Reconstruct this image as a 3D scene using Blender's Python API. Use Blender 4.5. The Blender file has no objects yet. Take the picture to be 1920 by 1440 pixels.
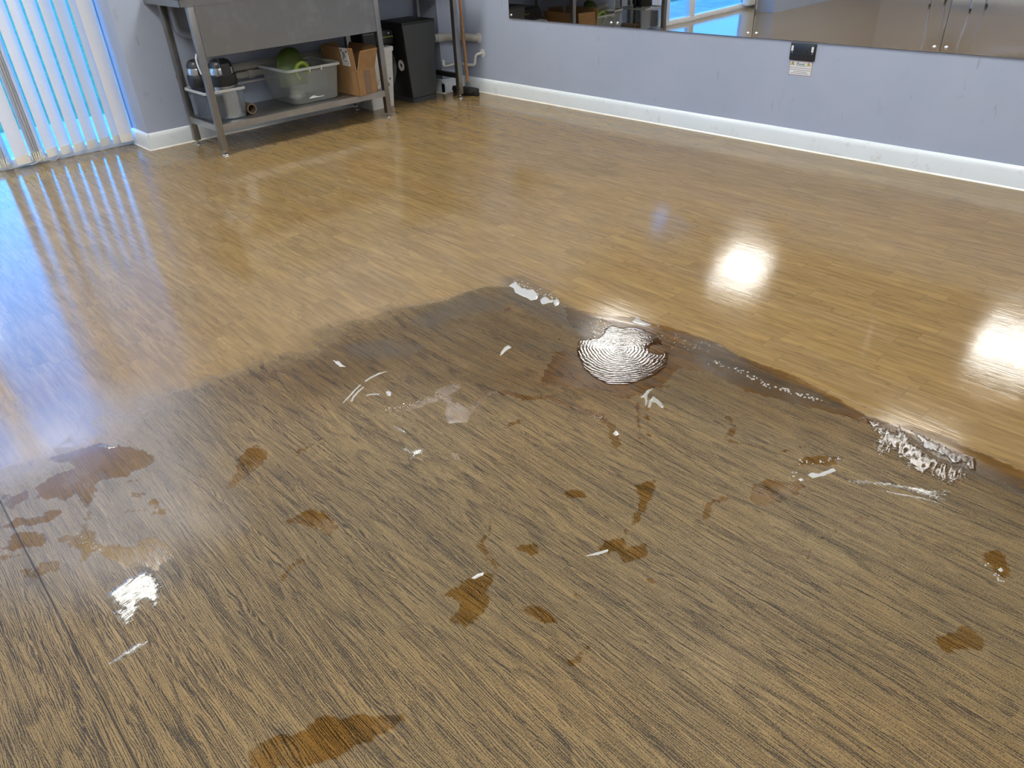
import bpy, bmesh, math, random, json
import numpy as np
from mathutils import Vector, Matrix, noise as mnoise

# ---------------------------------------------------------------- camera, sky, lamps, exposure
SC = bpy.context.scene
COL = SC.collection
random.seed(7)
CAM_H = 1.25
YAW, PITCH, ROLL, FPX = 0.7223, 0.56795, 0.05205, 1385.5

def make_camera():
    fwd = Vector((math.sin(YAW)*math.cos(PITCH), math.cos(YAW)*math.cos(PITCH), -math.sin(PITCH)))
    r0 = Vector((math.cos(YAW), -math.sin(YAW), 0)); d0 = fwd.cross(r0)
    r = math.cos(ROLL)*r0 + math.sin(ROLL)*d0
    d = -math.sin(ROLL)*r0 + math.cos(ROLL)*d0
    m = Matrix((r, -d, -fwd)).transposed().to_4x4()
    m.translation = Vector((0, 0, CAM_H))
    cd = bpy.data.cameras.new('camera'); cd.sensor_width = 36; cd.lens = FPX/1920*36
    cd.clip_start = 0.02
    co = bpy.data.objects.new('camera', cd); co.matrix_world = m
    COL.objects.link(co); SC.camera = co
make_camera()

vs = SC.view_settings
vs.view_transform = 'Standard'; vs.look = 'None'; vs.gamma = 1.0; vs.use_curve_mapping = False
vs.exposure = 1.25
LAMP = 17.0                       # radiance of the ceiling panels
SKY_GAIN = 0.50

def make_world():
    w = bpy.data.worlds.new('sky'); SC.world = w; w.use_nodes = True
    nt = w.node_tree; nt.nodes.clear()
    tc = nt.nodes.new('ShaderNodeTexCoord'); sx = nt.nodes.new('ShaderNodeSeparateXYZ')
    rp = nt.nodes.new('ShaderNodeValToRGB'); bg = nt.nodes.new('ShaderNodeBackground'); out = nt.nodes.new('ShaderNodeOutputWorld')
    nt.links.new(tc.outputs['Generated'], sx.inputs[0]); nt.links.new(sx.outputs['Z'], rp.inputs[0])
    e = rp.color_ramp.elements
    e[0].position = 0.0; e[0].color = (0.05, 0.42, 1.0, 1)
    e[1].position = 0.6; e[1].color = (0.06, 0.27, 0.85, 1)
    bg.inputs['Strength'].default_value = 6.0*SKY_GAIN
    nt.links.new(rp.outputs[0], bg.inputs[0]); nt.links.new(bg.outputs[0], out.inputs[0])
make_world()

# ---------------------------------------------------------------- room measures (metres)
XW = 4.208      # mirror wall
YW = 5.407      # sink wall face
XL, YB = -4.2, -3.6
YD = 5.80       # plane of the patio door
ZC = 2.70
REV = 1.635     # edge of the door recess

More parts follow.
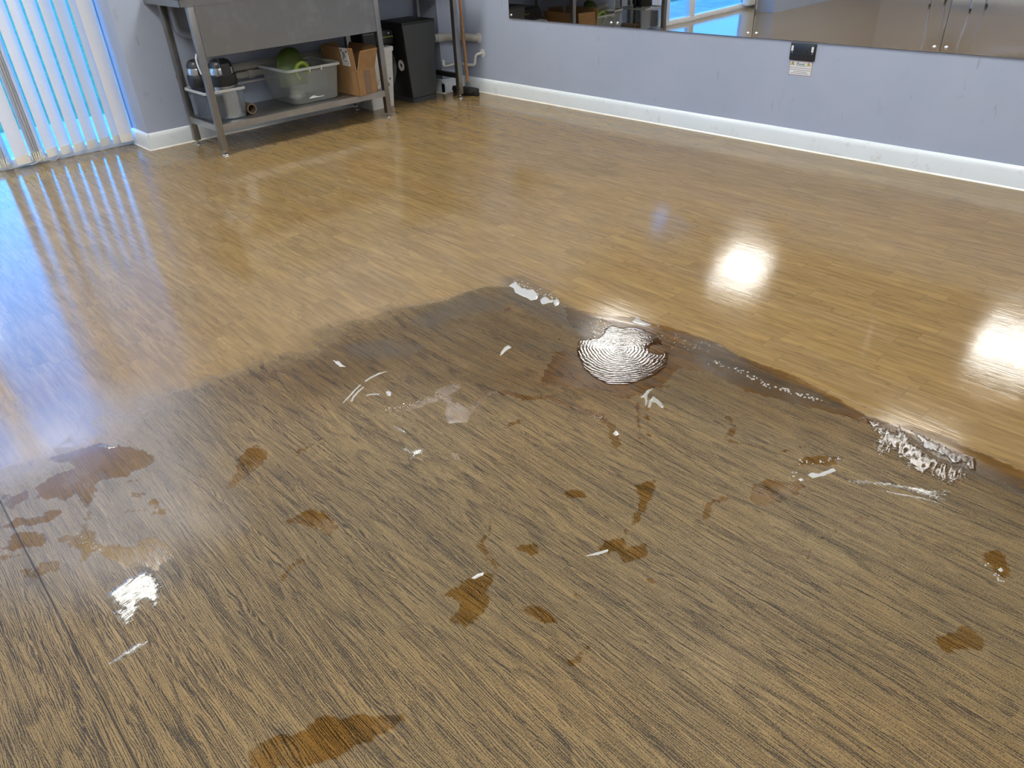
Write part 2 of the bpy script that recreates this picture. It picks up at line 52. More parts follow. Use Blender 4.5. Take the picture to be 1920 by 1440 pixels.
MARKS = json.loads(r'''{"wet":[[[0.1213,2.1485],[0.1915,2.1325],[0.2466,2.1191],[0.2933,2.0591],[0.3408,1.9695],[0.3436,1.8962],[0.2923,1.9019],[0.2486,1.901],[0.2137,1.9241],[0.1901,1.9291],[0.167,1.8901],[0.144,1.8415],[0.1273,1.7783],[0.116,1.8011],[0.1305,1.8319],[0.1332,1.8763],[0.1318,1.9264],[0.0992,1.9053],[0.0923,1.9184],[0.0933,1.9415],[0.0607,1.9569],[0.0475,1.9766],[0.0631,2.0285],[0.094,2.0545],[0.1288,2.0515],[0.165,2.0409],[0.161,2.0862],[0.1287,2.1128]],[[-0.0166,1.9425],[0.0387,1.8916],[0.0538,1.9106],[0.0725,1.9032],[0.0849,1.8729],[0.076,1.8591],[0.0449,1.857],[0.0198,1.8661],[-0.0239,1.8997],[-0.0566,1.9276],[-0.0542,1.9389],[-0.0218,1.9197]],[[-0.0378,1.8812],[-0.0123,1.866],[0.0171,1.836],[0.0341,1.7971],[0.0227,1.772],[-0.0015,1.7811],[-0.0226,1.8025],[-0.0417,1.8016],[-0.076,1.8364],[-0.0743,1.8448],[-0.0456,1.8363]],[[-0.0767,1.8119],[-0.055,1.8049],[-0.0322,1.7818],[-0.0361,1.7657],[-0.0793,1.7996]],[[-0.05,1.7262],[-0.0242,1.7],[-0.011,1.7156],[0.0293,1.6894],[0.0294,1.6553],[-0.0024,1.6589],[-0.0216,1.6737],[-0.0309,1.6551],[-0.0463,1.6846]],[[0.0416,1.7789],[0.0713,1.7699],[0.0907,1.7501],[0.1044,1.7795],[0.1168,1.7779],[0.1144,1.7529],[0.1222,1.7286],[0.1141,1.6945],[0.1193,1.6633],[0.1439,1.6383],[0.1783,1.5981],[0.1916,1.6207],[0.2148,1.6128],[0.2318,1.5745],[0.2338,1.5064],[0.2159,1.4807],[0.1964,1.4957],[0.1831,1.4806],[0.1731,1.5002],[0.1611,1.5219],[0.1344,1.5442],[0.1209,1.5916],[0.1072,1.6252],[0.1019,1.6555],[0.0714,1.6516],[0.0562,1.6329],[0.0525,1.6367],[0.0733,1.6745],[0.0605,1.7231],[0.0582,1.741],[0.0391,1.7605]],[[0.2686,1.743],[0.279,1.7263],[0.2766,1.7052],[0.2781,1.6804],[0.2714,1.6701],[0.2607,1.6782],[0.2634,1.7071]],[[0.2516,1.8848],[0.2785,1.8634],[0.2735,1.8493],[0.2467,1.8706]],[[0.2422,1.8249],[0.262,1.786],[0.2531,1.7769],[0.2292,1.7955]],[[-0.0081,2.0706],[0.0063,2.0312],[0.0417,2.038],[0.0395,1.9969],[0.0035,1.9859],[-0.0143,1.9632],[-0.015,2.0049],[-0.0188,2.057]],[[0.5157,1.7618],[0.5745,1.7714],[0.5838,1.7141],[0.5609,1.6802],[0.497,1.6581],[0.4362,1.637],[0.4196,1.644],[0.4799,1.6976]],[[0.4732,1.4162],[0.5506,1.4204],[0.5686,1.3642],[0.5604,1.309],[0.5253,1.2924],[0.5137,1.3479]],[[0.6037,0.956],[0.6627,0.9541],[0.7044,0.9417],[0.7405,0.928],[0.6972,0.8974],[0.6707,0.8676],[0.6232,0.8479],[0.5816,0.8507],[0.5806,0.8906],[0.6272,0.9114]],[[0.703,0.863],[0.7121,0.8054],[0.7449,0.7792],[0.7353,0.7225],[0.7085,0.7428],[0.6996,0.7977]],[[0.825,0.9533],[0.8543,0.9235],[0.8477,0.8816],[0.8208,0.901]],[[0.9221,0.8061],[0.9792,0.8128],[1.0172,0.7908],[1.0864,0.8152],[1.1843,0.8548],[1.2115,0.8366],[1.1536,0.8194],[1.0934,0.799],[1.0321,0.7924],[0.9962,0.7627],[1.0395,0.7349],[1.0013,0.7098],[0.948,0.733],[0.9704,0.7728]],[[1.3397,0.6561],[1.3898,0.6722],[1.4358,0.6647],[1.4573,0.6223],[1.4881,0.6004],[1.4753,0.574],[1.4268,0.5759],[1.3794,0.5872],[1.3323,0.6171]],[[1.5274,0.6421],[1.5864,0.6345],[1.6252,0.605],[1.6498,0.5684],[1.6088,0.5575],[1.5776,0.59]],[[1.5245,0.194],[1.5743,0.1745],[1.5673,0.1505],[1.5032,0.1194],[1.4823,0.1333],[1.5129,0.1754]],[[1.4473,0.4629],[1.4705,0.4392],[1.4472,0.441]],[[1.7974,1.7162],[1.8414,1.5709],[1.9026,1.4723],[1.9357,1.2872],[1.9342,1.1773],[1.9202,0.9868],[1.9302,0.881],[1.9069,0.7297],[1.8607,0.5805],[1.915,0.4863],[1.9187,0.3766],[1.9031,0.1947],[1.8206,0.1701],[1.8181,0.2888],[1.8114,0.3893],[1.8589,0.4914],[1.8363,0.5692],[1.8171,0.6837],[1.7842,0.7981],[1.7496,0.9185],[1.7633,1.0603],[1.7219,1.1522],[1.6229,1.1194],[1.5202,1.1413],[1.4655,1.2212],[1.3983,1.337],[1.3524,1.4085],[1.5293,1.5108],[1.5968,1.4639],[1.6556,1.4809],[1.7201,1.6428]],[[1.5212,1.5196],[1.5365,1.4684],[1.4788,1.3978],[1.4245,1.3314],[1.3791,1.3801],[1.345,1.4089],[1.4359,1.4278]],[[1.4656,1.2357],[1.5634,1.1829],[1.6047,1.1463],[1.6262,1.1084],[1.6041,1.0952],[1.5885,1.1338],[1.532,1.1576],[1.4869,1.1485],[1.4614,1.1686],[1.458,1.2148]],[[0.1292,0.9225],[0.162,0.9187],[0.1875,0.913],[0.2258,0.8899],[0.2644,0.892],[0.2884,0.8683],[0.3838,0.7741],[0.3394,0.7682],[0.2776,0.7908],[0.2421,0.7932],[0.1866,0.8205],[0.1187,0.8871]],[[1.0285,1.0107],[1.0832,0.969],[1.0643,0.9397],[1.027,0.9782]],[[1.1818,0.8871],[1.2392,0.858],[1.1679,0.814],[1.1353,0.8382]],[[1.0995,1.6187],[1.1562,1.6184],[1.1872,1.5852],[1.1532,1.5615],[1.0974,1.5626]],[[1.0573,1.521],[1.1151,1.5153],[1.108,1.4401],[1.0618,1.4098],[1.0193,1.4481]],[[0.9403,1.342],[0.954,1.3277],[0.9442,1.2701],[0.9188,1.3077]],[[1.3066,0.1373],[1.2916,0.08],[1.2168,0.1371],[1.2177,0.1775]]],"strokes":[[[[1.1049,1.5546],[1.0522,1.4722],[1.0947,1.4407],[1.16,1.4677],[1.2151,1.4808],[1.2528,1.4406],[1.2699,1.3791],[1.3253,1.3274],[1.3393,1.2088],[1.3577,1.1693],[1.3357,1.096],[1.2806,1.0329]],0.0099],[[[0.9435,1.6277],[0.979,1.6038],[0.9997,1.5957],[1.0822,1.5787]],0.0109],[[[1.1251,1.3176],[1.1752,1.3032]],0.0062],[[[0.3811,1.2537],[0.4276,1.2723],[0.4349,1.2688]],0.0066],[[[0.2013,1.7552],[0.235,1.7235],[0.2554,1.6808]],0.003],[[[0.6289,1.6438],[0.7171,1.6588]],0.0041],[[[0.2683,1.7397],[0.269,1.6809]],0.0077],[[[1.4847,1.1229],[1.3259,0.9854]],0.003],[[[1.4879,1.092],[1.3749,0.9933]],0.003],[[[1.4957,0.8311],[1.5689,0.8505],[1.5023,0.8242],[1.5623,0.6928],[1.6285,0.6574]],0.003],[[[1.2082,0.6904],[1.2651,0.7141],[1.2978,0.6898]],0.0059],[[[1.2125,0.4352],[1.2844,0.4615]],0.003],[[[1.3295,0.4639],[1.4443,0.4309],[1.479,0.4216]],0.003],[[[1.6031,0.8904],[1.5723,0.847],[1.5089,0.8172]],0.0045],[[[1.6041,1.8545],[1.702,1.8667],[1.7052,1.8408]],0.0046],[[[1.5988,1.5613],[1.6328,1.5429],[1.6782,1.4932]],0.0031],[[[0.7663,1.0131],[0.7538,0.9611],[0.7433,0.9251]],0.0067],[[[0.8402,1.0585],[0.8045,1.0247],[0.7663,1.0131]],0.003],[[[0.672,0.6863],[0.6809,0.6363],[0.7286,0.6418]],0.005],[[[1.0222,0.3312],[1.0624,0.2969]],0.0048],[[[0.8518,0.7852],[0.8526,0.7807]],0.0039],[[[0.9553,0.6586],[0.9594,0.6545]],0.0039],[[[0.8109,0.7473],[0.8172,0.7375]],0.0046]],"dull":[[-0.0798,2.1283],[-0.0033,2.1278],[0.0765,2.1274],[0.1747,2.1291],[0.2739,2.1168],[0.369,2.2147],[0.5365,2.2575],[0.6585,2.2468],[0.7703,2.2019],[0.9484,2.1954],[1.1115,2.2511],[1.268,2.2048],[1.3899,2.1687],[1.5297,2.1159],[1.7351,2.0667],[1.8102,1.9452],[1.807,1.7254],[1.8096,1.5686],[1.8677,1.42],[1.9322,1.2625],[1.94,1.1601],[1.9087,0.9798],[1.9022,0.8296],[1.8755,0.6492],[1.8757,0.5277],[1.8761,0.3609],[1.8675,0.2077],[1.8522,0.0048],[1.0475,-0.3052],[-0.5652,1.2528],[-0.4618,2.0669]],"dirt":[[[1.815,2.0912],[1.8799,2.0335],[1.8328,1.7778],[1.7968,1.5828],[1.6556,1.4809],[1.6847,1.6092],[1.6776,1.7647],[1.6899,1.9233]],[[1.8863,1.2295],[1.9461,1.1643],[1.8917,0.9694],[1.8806,0.7162],[1.8578,0.6406],[1.7917,0.8023],[1.7611,0.9627],[1.7734,1.0872]],[[1.0522,2.0826],[1.188,2.019],[1.2438,1.8743],[1.1666,1.8618],[1.0585,1.9578]],[[1.3379,2.064],[1.6302,2.0745],[1.71,1.9148],[1.6215,1.8785],[1.4854,1.9645],[1.3276,1.9535]],[[1.8492,0.5016],[1.8528,0.3787],[1.8566,0.2043],[1.8138,0.1911],[1.8037,0.3342]],[[1.5319,1.6158],[1.5665,1.4968],[1.5443,1.6022],[1.4813,1.6161]]],"damp":[[0.6613,2.1712],[0.9389,2.1782],[1.2556,2.1863],[1.5437,2.1003],[1.7919,2.0027],[1.7974,1.7162],[1.8615,1.415],[1.9309,1.154],[1.8967,0.8266],[1.8708,0.5255],[1.8631,0.2063],[1.7325,0.1661],[1.7123,0.4291],[1.6968,0.7159],[1.6173,1.0168],[1.3788,1.1671],[1.2579,1.3359],[1.1307,1.5343],[0.9649,1.7547],[0.7619,1.8618]],"haze":[[-0.0798,2.1283],[0.016,2.4846],[0.2593,2.4839],[0.4559,2.3671],[0.5535,2.1706],[0.4374,1.8202],[0.4082,1.7181],[0.3656,1.5263],[0.2351,1.5039],[0.1515,1.4481],[0.0407,1.5377],[-0.0474,1.6266],[-0.1507,1.753]],"pud":{"greyA":[[1.7808,2.009],[1.8033,2.0149],[1.8254,2.0152],[1.8101,1.9885],[1.7992,1.9514],[1.8062,1.9436],[1.8048,1.9245],[1.8215,1.9142],[1.8088,1.8864],[1.7929,1.857],[1.7711,1.8408],[1.7483,1.8491],[1.7541,1.8771],[1.7532,1.9108],[1.7557,1.9435],[1.7797,1.9794]],"greyB":[[1.7748,1.8253],[1.8029,1.8342],[1.8054,1.8175],[1.7969,1.7972],[1.8087,1.7875],[1.7907,1.777],[1.779,1.7866],[1.756,1.7898],[1.7569,1.8034]],"greyC":[[1.7925,1.7716],[1.811,1.785],[1.8237,1.7822],[1.8097,1.758],[1.7892,1.7452],[1.7745,1.7471]],"swirl":[[1.6438,1.503],[1.6754,1.4824],[1.7074,1.4661],[1.7441,1.4778],[1.7659,1.4926],[1.8027,1.4914],[1.8106,1.4533],[1.8412,1.4344],[1.8529,1.3924],[1.8497,1.3434],[1.831,1.2988],[1.7935,1.2591],[1.7658,1.2201],[1.7078,1.1834],[1.6419,1.1751],[1.5792,1.1886],[1.5314,1.206],[1.496,1.2476],[1.497,1.3073],[1.5158,1.366],[1.5644,1.4381],[1.606,1.4806]],"fin":[[1.8697,1.4577],[1.9143,1.4696],[1.8971,1.4376],[1.8975,1.3922],[1.8719,1.4036],[1.865,1.4378]],"brush":[[1.8539,0.6121],[1.86,0.5758],[1.8497,0.5358],[1.8329,0.511],[1.8836,0.5217],[1.8549,0.495],[1.8308,0.4651],[1.8078,0.4229],[1.798,0.3819],[1.8016,0.3471],[1.8117,0.3305],[1.7887,0.3121],[1.7493,0.3175],[1.728,0.3395],[1.7327,0.3641],[1.7618,0.3885],[1.7125,0.3791],[1.7189,0.4025],[1.7369,0.4205],[1.7296,0.4281],[1.7655,0.454],[1.7388,0.4562],[1.7771,0.4811],[1.7426,0.4909],[1.7634,0.5086],[1.7276,0.5065],[1.7572,0.5285],[1.8106,0.5414],[1.8317,0.5835]],"band":[[1.8851,0.4879],[1.8865,0.4688],[1.8732,0.4275],[1.8751,0.412],[1.8678,0.3798],[1.8734,0.3479],[1.8781,0.3239],[1.8369,0.3043],[1.821,0.3087],[1.8233,0.3246],[1.8418,0.3364],[1.8184,0.3482],[1.8304,0.3735],[1.8308,0.4053],[1.8358,0.4397],[1.8655,0.4629]],"streakA":[[1.5621,0.5169],[1.5923,0.4905],[1.6228,0.4454],[1.6422,0.4119],[1.6631,0.3719],[1.6831,0.3371],[1.7148,0.3072],[1.6736,0.3384],[1.6881,0.3094],[1.6607,0.3432],[1.6635,0.3099],[1.6471,0.3378],[1.6435,0.3638],[1.6331,0.4028],[1.6122,0.4406],[1.5814,0.4853]],"streakB":[[1.5887,0.4458],[1.6035,0.4107],[1.6219,0.3776],[1.6347,0.3478],[1.6395,0.3128],[1.6407,0.3036],[1.6321,0.3368],[1.6154,0.3749],[1.5978,0.4081]],"left":[[0.0722,1.4914],[0.1162,1.5062],[0.1639,1.5041],[0.1764,1.4606],[0.1664,1.4184],[0.1415,1.379],[0.132,1.4168],[0.1187,1.4231],[0.103,1.3899],[0.0741,1.3719],[0.0686,1.4108],[0.0672,1.4293],[0.0868,1.42],[0.075,1.4529]],"leftstreak":[[0.0056,1.2955],[0.0428,1.3016],[0.0773,1.3073],[0.0908,1.2939],[0.0638,1.2898],[0.0355,1.2907]],"wingA":[[0.8531,1.4475],[0.8667,1.4451],[0.8645,1.4211],[0.8827,1.4167],[0.8981,1.4063],[0.8821,1.3912],[0.8546,1.3913],[0.8426,1.3955],[0.8587,1.407],[0.8579,1.4309]],"wingB":[[0.9035,1.5572],[0.9107,1.5273],[0.9098,1.4999],[0.8985,1.5148]],"worm":[[1.5212,0.5965],[1.5354,0.592],[1.5445,0.5775],[1.5913,0.5631],[1.5842,0.5538],[1.5442,0.5676],[1.516,0.5816]],"wormdot":[[1.4882,0.6053],[1.4969,0.6013],[1.4943,0.594],[1.4843,0.5973]],"comma":[[1.4073,1.6431],[1.438,1.6587],[1.4546,1.6588],[1.4528,1.6426],[1.4277,1.6386],[1.3993,1.6298],[1.3833,1.6255]],"tear":[[1.3123,1.0711],[1.3296,1.0744],[1.3227,1.0572],[1.3119,1.0594]],"clawA":[[1.5042,1.1301],[1.5313,1.1331],[1.5543,1.1411],[1.5789,1.1331],[1.5559,1.1321],[1.5329,1.1243],[1.5008,1.0989],[1.4824,1.091],[1.5088,1.1112],[1.518,1.126]],"clawB":[[1.4841,1.0824],[1.5128,1.1],[1.5399,1.1062],[1.5368,1.0954],[1.5315,1.0732],[1.5161,1.0485],[1.509,1.0527],[1.5187,1.0798],[1.5135,1.0923],[1.4867,1.0763]],"twinA":[[0.9823,1.8314],[1.0065,1.837],[1.0423,1.8387],[1.069,1.8263],[1.0379,1.8297],[1.0065,1.8292],[0.9823,1.8237]],"twinB":[[0.8612,1.7707],[0.887,1.7863],[0.9278,1.8093],[0.9605,1.8238],[0.961,1.8194],[0.9317,1.8051],[0.8909,1.7822],[0.8644,1.7708]],"twinC":[[0.8851,1.763],[0.9061,1.7806],[0.9327,1.7965],[0.96,1.8051],[0.9596,1.7995],[0.9304,1.7878],[0.9062,1.7732],[0.8899,1.7579]],"twig":[[0.9402,1.7574],[0.9558,1.7511],[0.9713,1.7346],[0.9688,1.7284],[0.9518,1.7451],[0.9393,1.7511]],"bean":[[0.9921,1.7257],[1.0024,1.7259],[1.0008,1.7091],[0.9885,1.6965],[0.9852,1.7037]],"patch":[[0.9821,2.0205],[0.9914,2.0018],[0.9871,1.9725],[0.987,1.9558],[0.9746,1.9691],[0.9773,1.9957]],"slip":[[0.2468,2.102],[0.2671,2.0955],[0.2715,2.0786],[0.287,2.0576],[0.2637,2.0698]],"scrapA":[[0.6828,0.9472],[0.7002,0.946],[0.7136,0.94],[0.7069,0.9355],[0.6874,0.9403]],"scrapB":[[0.9102,0.8118],[0.9348,0.8011],[0.9633,0.7881],[0.9576,0.7843],[0.9335,0.7945]],"dropA":[[1.508,0.147],[1.519,0.1454],[1.5134,0.1394],[1.5054,0.1416]]},"drops":[[1.8431,0.8076,0.00367],[1.8477,0.7935,0.00364],[1.8193,0.8994,0.00316],[1.8308,0.9901,0.00245],[1.8297,1.0758,0.00276],[1.8275,0.9429,0.00427],[1.8409,0.9512,0.00206],[1.8274,1.0781,0.00272],[1.8336,1.0818,0.00399],[1.8575,0.7364,0.00227],[1.8379,0.8379,0.00182],[1.8439,0.9958,0.00284],[1.8365,0.923,0.00209],[1.8563,0.7498,0.00417],[1.854,0.7642,0.0035],[1.8594,0.7807,0.00388],[1.8413,0.95,0.00371],[1.8257,0.9028,0.00359],[1.8297,0.8373,0.00195],[1.8323,1.0652,0.00165],[1.832,0.8707,0.00416],[1.8491,0.9923,0.00275],[1.8457,0.768,0.00432],[1.8414,1.0767,0.00252],[1.8455,0.8381,0.00411],[1.8571,0.7827,0.0031],[1.8254,1.004,0.00165],[1.848,0.7707,0.00293],[1.8406,0.7794,0.00317],[1.8388,1.089,0.00369],[1.8404,0.8317,0.00298],[1.8083,1.0941,0.00316],[1.8178,0.9014,0.00447],[1.8256,0.94,0.00238],[1.8409,1.0147,0.00164],[1.8284,0.9644,0.00408],[1.8447,0.8028,0.00225],[1.8496,0.9773,0.00353],[1.832,1.0355,0.00286],[1.8422,0.8341,0.00427],[1.8208,0.9135,0.00225],[1.8415,0.8092,0.00178],[1.85,1.0168,0.00203],[1.8334,0.9689,0.00214],[1.8386,0.7935,0.00444],[1.8155,0.8931,0.00333],[1.8292,0.894,0.00406],[1.8385,1.0061,0.00247],[1.8301,1.0898,0.00181],[1.8413,0.7533,0.00295],[1.8238,1.0576,0.00262],[1.839,0.7814,0.00262],[1.8256,0.9554,0.00233],[1.8489,0.7572,0.00312],[1.8355,0.9363,0.00197],[1.8477,0.7588,0.00262],[1.8156,0.8807,0.00273],[1.8425,1.0011,0.0017],[1.83,0.8193,0.00228],[1.8402,0.8509,0.00418],[1.8351,0.8404,0.00307],[1.8299,0.9134,0.00372],[1.8333,1.0002,0.0025],[1.8311,0.854,0.00355],[1.8283,1.0529,0.00282],[1.8425,0.8449,0.00434],[1.8276,0.8515,0.00332],[1.8398,0.9396,0.00228],[1.8384,0.8009,0.003],[1.8418,1.0173,0.00385],[1.8228,0.9454,0.00414],[1.8403,0.7992,0.00225],[1.8266,0.9541,0.00269],[1.8341,0.8289,0.0045],[1.8324,0.8705,0.00209],[1.7223,1.5008,0.00159],[1.7626,1.5583,0.002],[1.7265,1.4876,0.00158],[1.8093,1.4985,0.00169],[1.8047,1.5519,0.00174],[1.8107,1.5687,0.00199],[1.788,1.526,0.00107],[1.6863,1.5089,0.00104],[1.7682,1.5335,0.00115],[1.686,1.462,0.00192],[1.8133,1.5703,0.00135],[1.799,1.5438,0.00173],[1.7441,1.5842,0.00147],[1.6842,1.4316,0.00188],[1.7275,1.5112,0.00166],[1.784,1.5428,0.00102],[1.6611,1.449,0.00155],[1.7916,1.5525,0.00152],[1.8099,1.4983,0.00158],[1.722,1.467,0.00112],[1.7408,1.5303,0.00145],[1.6411,1.4299,0.00182],[1.7728,1.531,0.00109],[1.6699,1.4854,0.00142],[1.6575,1.4902,0.00184],[1.7644,1.4997,0.00152],[1.6832,1.4759,0.00185],[1.68,1.4463,0.00179],[1.6937,1.4774,0.00111],[1.8038,1.5545,0.00119],[1.6901,1.4534,0.00158],[1.7197,1.5103,0.00101],[1.6785,1.5101,0.00115],[1.7521,1.5103,0.00138],[1.8358,1.5319,0.00153],[1.7953,1.5214,0.00184],[1.6995,1.4834,0.00154],[1.7531,1.4895,0.00157],[1.7772,1.4986,0.00147],[1.775,1.4929,0.00101],[1.8571,1.3143,0.00162],[1.8556,1.1876,0.00182],[1.8728,1.2116,0.00155],[1.8667,1.1862,0.00133],[1.8618,1.2446,0.00111],[1.8712,1.3733,0.00143],[1.9008,1.2151,0.00118],[1.885,1.2374,0.00159],[1.8592,1.3195,0.00159],[1.8745,1.2675,0.001],[1.8723,1.1422,0.00155],[1.8507,1.3006,0.00144],[1.8356,1.3257,0.00192],[1.8951,1.3466,0.00159],[1.8821,1.1947,0.00196],[1.9095,1.1909,0.00218],[1.8484,1.2786,0.00131],[1.9001,1.1906,0.00141],[1.8945,1.2848,0.00192],[1.8857,1.2407,0.002],[1.8686,1.1888,0.00198],[1.908,1.371,0.00202],[1.8783,1.2406,0.0021],[1.8797,1.18,0.00141],[1.8677,1.2745,0.00101],[1.9233,1.1832,0.00117],[1.8847,1.2726,0.00172],[1.9099,1.1611,0.00196],[1.8942,1.2698,0.00115],[1.8705,1.1722,0.00187],[1.8368,1.3266,0.00191],[1.8742,1.2757,0.00167],[1.8459,1.3247,0.00156],[1.836,1.2412,0.00112],[1.8817,1.2647,0.00108],[1.863,1.3143,0.00161],[1.849,1.2577,0.00219],[1.8502,1.2157,0.00163],[1.8403,1.1967,0.00201],[1.8672,1.2875,0.00114],[1.9011,1.201,0.00136],[1.8663,1.1899,0.00138],[1.8621,1.2314,0.00148],[1.8656,1.2361,0.00158],[1.8984,1.2919,0.0014],[1.8681,1.1358,0.00119],[1.8139,1.2413,0.00192],[1.8562,1.3148,0.00143],[1.8821,1.1441,0.00165],[1.8812,1.277,0.00173],[1.5695,0.6265,0.0029],[1.5948,0.6022,0.00266],[1.6162,0.5889,0.00236],[1.5619,0.6411,0.00297],[1.5633,0.6226,0.00234],[1.5092,0.6221,0.00238],[1.5437,0.6331,0.00201],[1.4914,0.6182,0.00218],[1.4896,0.621,0.00195],[1.5058,0.6219,0.00157],[1.6363,0.5737,0.00269],[1.6235,0.5899,0.00217],[1.5938,0.5931,0.00209],[1.6185,0.585,0.00154],[1.5079,0.6207,0.00214],[1.5587,0.634,0.00294],[1.59,0.599,0.00291],[1.643,0.5764,0.00154],[1.593,0.5978,0.00182],[1.5045,0.6278,0.00265],[1.4748,0.6097,0.00153],[1.4764,0.6221,0.00152],[1.6204,0.5866,0.00171],[1.6327,0.5727,0.00268],[1.501,0.6286,0.00291],[1.6354,0.5683,0.00247],[1.4795,0.6256,0.00159],[1.6256,0.5766,0.00183],[1.6097,0.5865,0.0025],[1.5707,0.6099,0.00243],[0.1052,1.689,0.00189],[0.0908,1.7309,0.0012],[0.1302,1.6663,0.00171],[0.1107,1.6437,0.00191],[0.0981,1.7014,0.00175],[0.1,1.6719,0.00118],[0.1038,1.6402,0.00101],[0.0957,1.7214,0.00118],[0.1033,1.6884,0.00124],[0.0866,1.7094,0.00185],[0.1056,1.7071,0.00111],[0.1089,1.6572,0.0014],[0.1051,1.6785,0.00132],[0.0817,1.7151,0.00173],[0.1012,1.6702,0.00123],[0.0948,1.707,0.00147],[0.0992,1.7385,0.00128],[0.1111,1.659,0.00153],[0.0926,1.708,0.00165],[0.0976,1.6779,0.0011],[0.0959,1.6802,0.00108],[0.0846,1.676,0.00102],[0.0878,1.7558,0.00183],[0.0905,1.7358,0.00196],[0.0918,1.6933,0.00112],[0.1043,1.6726,0.00129],[0.1073,1.6718,0.00179],[0.1016,1.7086,0.00145],[0.079,1.7534,0.0019],[0.109,1.6529,0.00195],[1.8012,1.8223,0.00258],[1.8262,1.9522,0.0021],[1.8095,1.7965,0.00293],[1.8292,1.8176,0.00155],[1.8063,1.8964,0.00327],[1.8432,1.9974,0.00267],[1.8265,1.7901,0.00366],[1.8137,1.9833,0.00388],[1.8269,1.9793,0.00227],[1.8411,1.8933,0.0035],[1.8221,1.8133,0.00319],[1.8157,1.9577,0.00347],[1.8203,1.9578,0.00378],[1.8036,1.8271,0.00346],[1.8113,1.8766,0.00324],[1.8041,1.8637,0.00319],[1.8265,1.8771,0.00191],[1.8275,1.8319,0.00367],[1.82,1.8197,0.00153],[1.8179,1.9726,0.00197],[1.8054,1.9238,0.00312],[1.8077,1.7791,0.00394],[1.8373,1.833,0.00226],[1.8252,1.8915,0.00338],[1.8216,1.9428,0.00268],[1.8183,1.8058,0.00341],[1.8209,1.9909,0.00325],[1.7983,1.8972,0.00215],[1.8038,1.8671,0.0025],[1.8386,1.8321,0.00316],[1.8155,1.8378,0.00197],[1.8229,1.8451,0.00384],[1.8273,1.9712,0.00179],[1.8249,1.9299,0.00223],[1.8071,1.8316,0.00218],[1.8226,1.8697,0.00184],[1.815,1.8038,0.00368],[1.8253,2.0241,0.00286],[1.8394,1.79,0.00202],[1.8061,1.8784,0.0034],[1.8459,1.9679,0.00259],[1.8384,2.0208,0.00212],[1.8181,2.0199,0.00166],[1.8123,1.7718,0.00256],[1.8115,1.8431,0.00282],[0.9349,1.6259,0.00108],[1.1121,1.5842,0.00112],[0.9318,1.613,0.00146],[0.9342,1.6412,0.0018],[1.0502,1.6158,0.00113],[1.0525,1.6058,0.00139],[1.0816,1.5886,0.00136],[0.9734,1.6332,0.00116],[1.0978,1.5869,0.00146],[1.0938,1.5763,0.00133],[0.9382,1.6258,0.00101],[1.1094,1.6017,0.00101],[1.0615,1.6021,0.00172],[1.085,1.5859,0.00121],[1.008,1.5951,0.0012],[1.0769,1.5977,0.00114],[1.0999,1.6073,0.00191],[1.0644,1.5892,0.00173],[0.9757,1.6246,0.00101],[0.9587,1.6301,0.00155],[1.0525,1.6209,0.00134],[1.001,1.621,0.00141],[1.0974,1.5778,0.00166],[1.0043,1.6041,0.00198],[0.9681,1.6321,0.00102],[1.0011,1.6108,0.00162],[1.0865,1.5697,0.00136],[1.0602,1.5918,0.00146],[0.9454,1.6415,0.00174],[0.9423,1.661,0.00134],[1.0078,1.6181,0.0018],[1.0973,1.5878,0.0017],[1.0327,1.6093,0.00194],[0.9759,1.6525,0.00145],[0.9787,1.6136,0.00132],[0.9673,1.6352,0.00111],[1.0263,1.6101,0.00137],[0.9576,1.6468,0.00142],[0.9509,1.6437,0.00116],[1.0711,1.5884,0.00154],[1.0428,1.6125,0.00161],[1.0398,1.6201,0.00107],[0.9718,1.6207,0.00137],[0.9906,1.6084,0.00128],[1.0871,1.5975,0.00192],[0.9829,1.6199,0.00148],[0.992,1.6297,0.00184],[0.9485,1.6453,0.00167],[0.9909,1.6202,0.00157],[0.9411,1.6353,0.00152],[1.4918,0.1409,0.00236],[1.4858,0.1473,0.00266],[1.4782,0.1314,0.00213],[1.5025,0.1705,0.00248],[1.5118,0.1688,0.00215],[1.4793,0.1377,0.00265],[1.4806,0.1275,0.00204],[1.4751,0.1356,0.00269],[1.484,0.14,0.00226],[1.4927,0.1465,0.00241],[1.3357,1.1439,0.00115],[1.3457,1.1497,0.00171],[1.3282,1.1467,0.00123],[1.3534,1.1482,0.00143],[1.3403,1.1512,0.00109],[1.3536,1.15,0.00116],[1.3627,1.1703,0.00197],[1.3648,1.151,0.00125],[1.3504,1.1724,0.00153],[1.3343,1.1596,0.00161],[1.3445,1.1474,0.00123],[1.3483,1.1474,0.0015],[1.328,1.1763,0.00128],[1.3363,1.1617,0.00151],[1.3526,1.1368,0.00167]]}''')

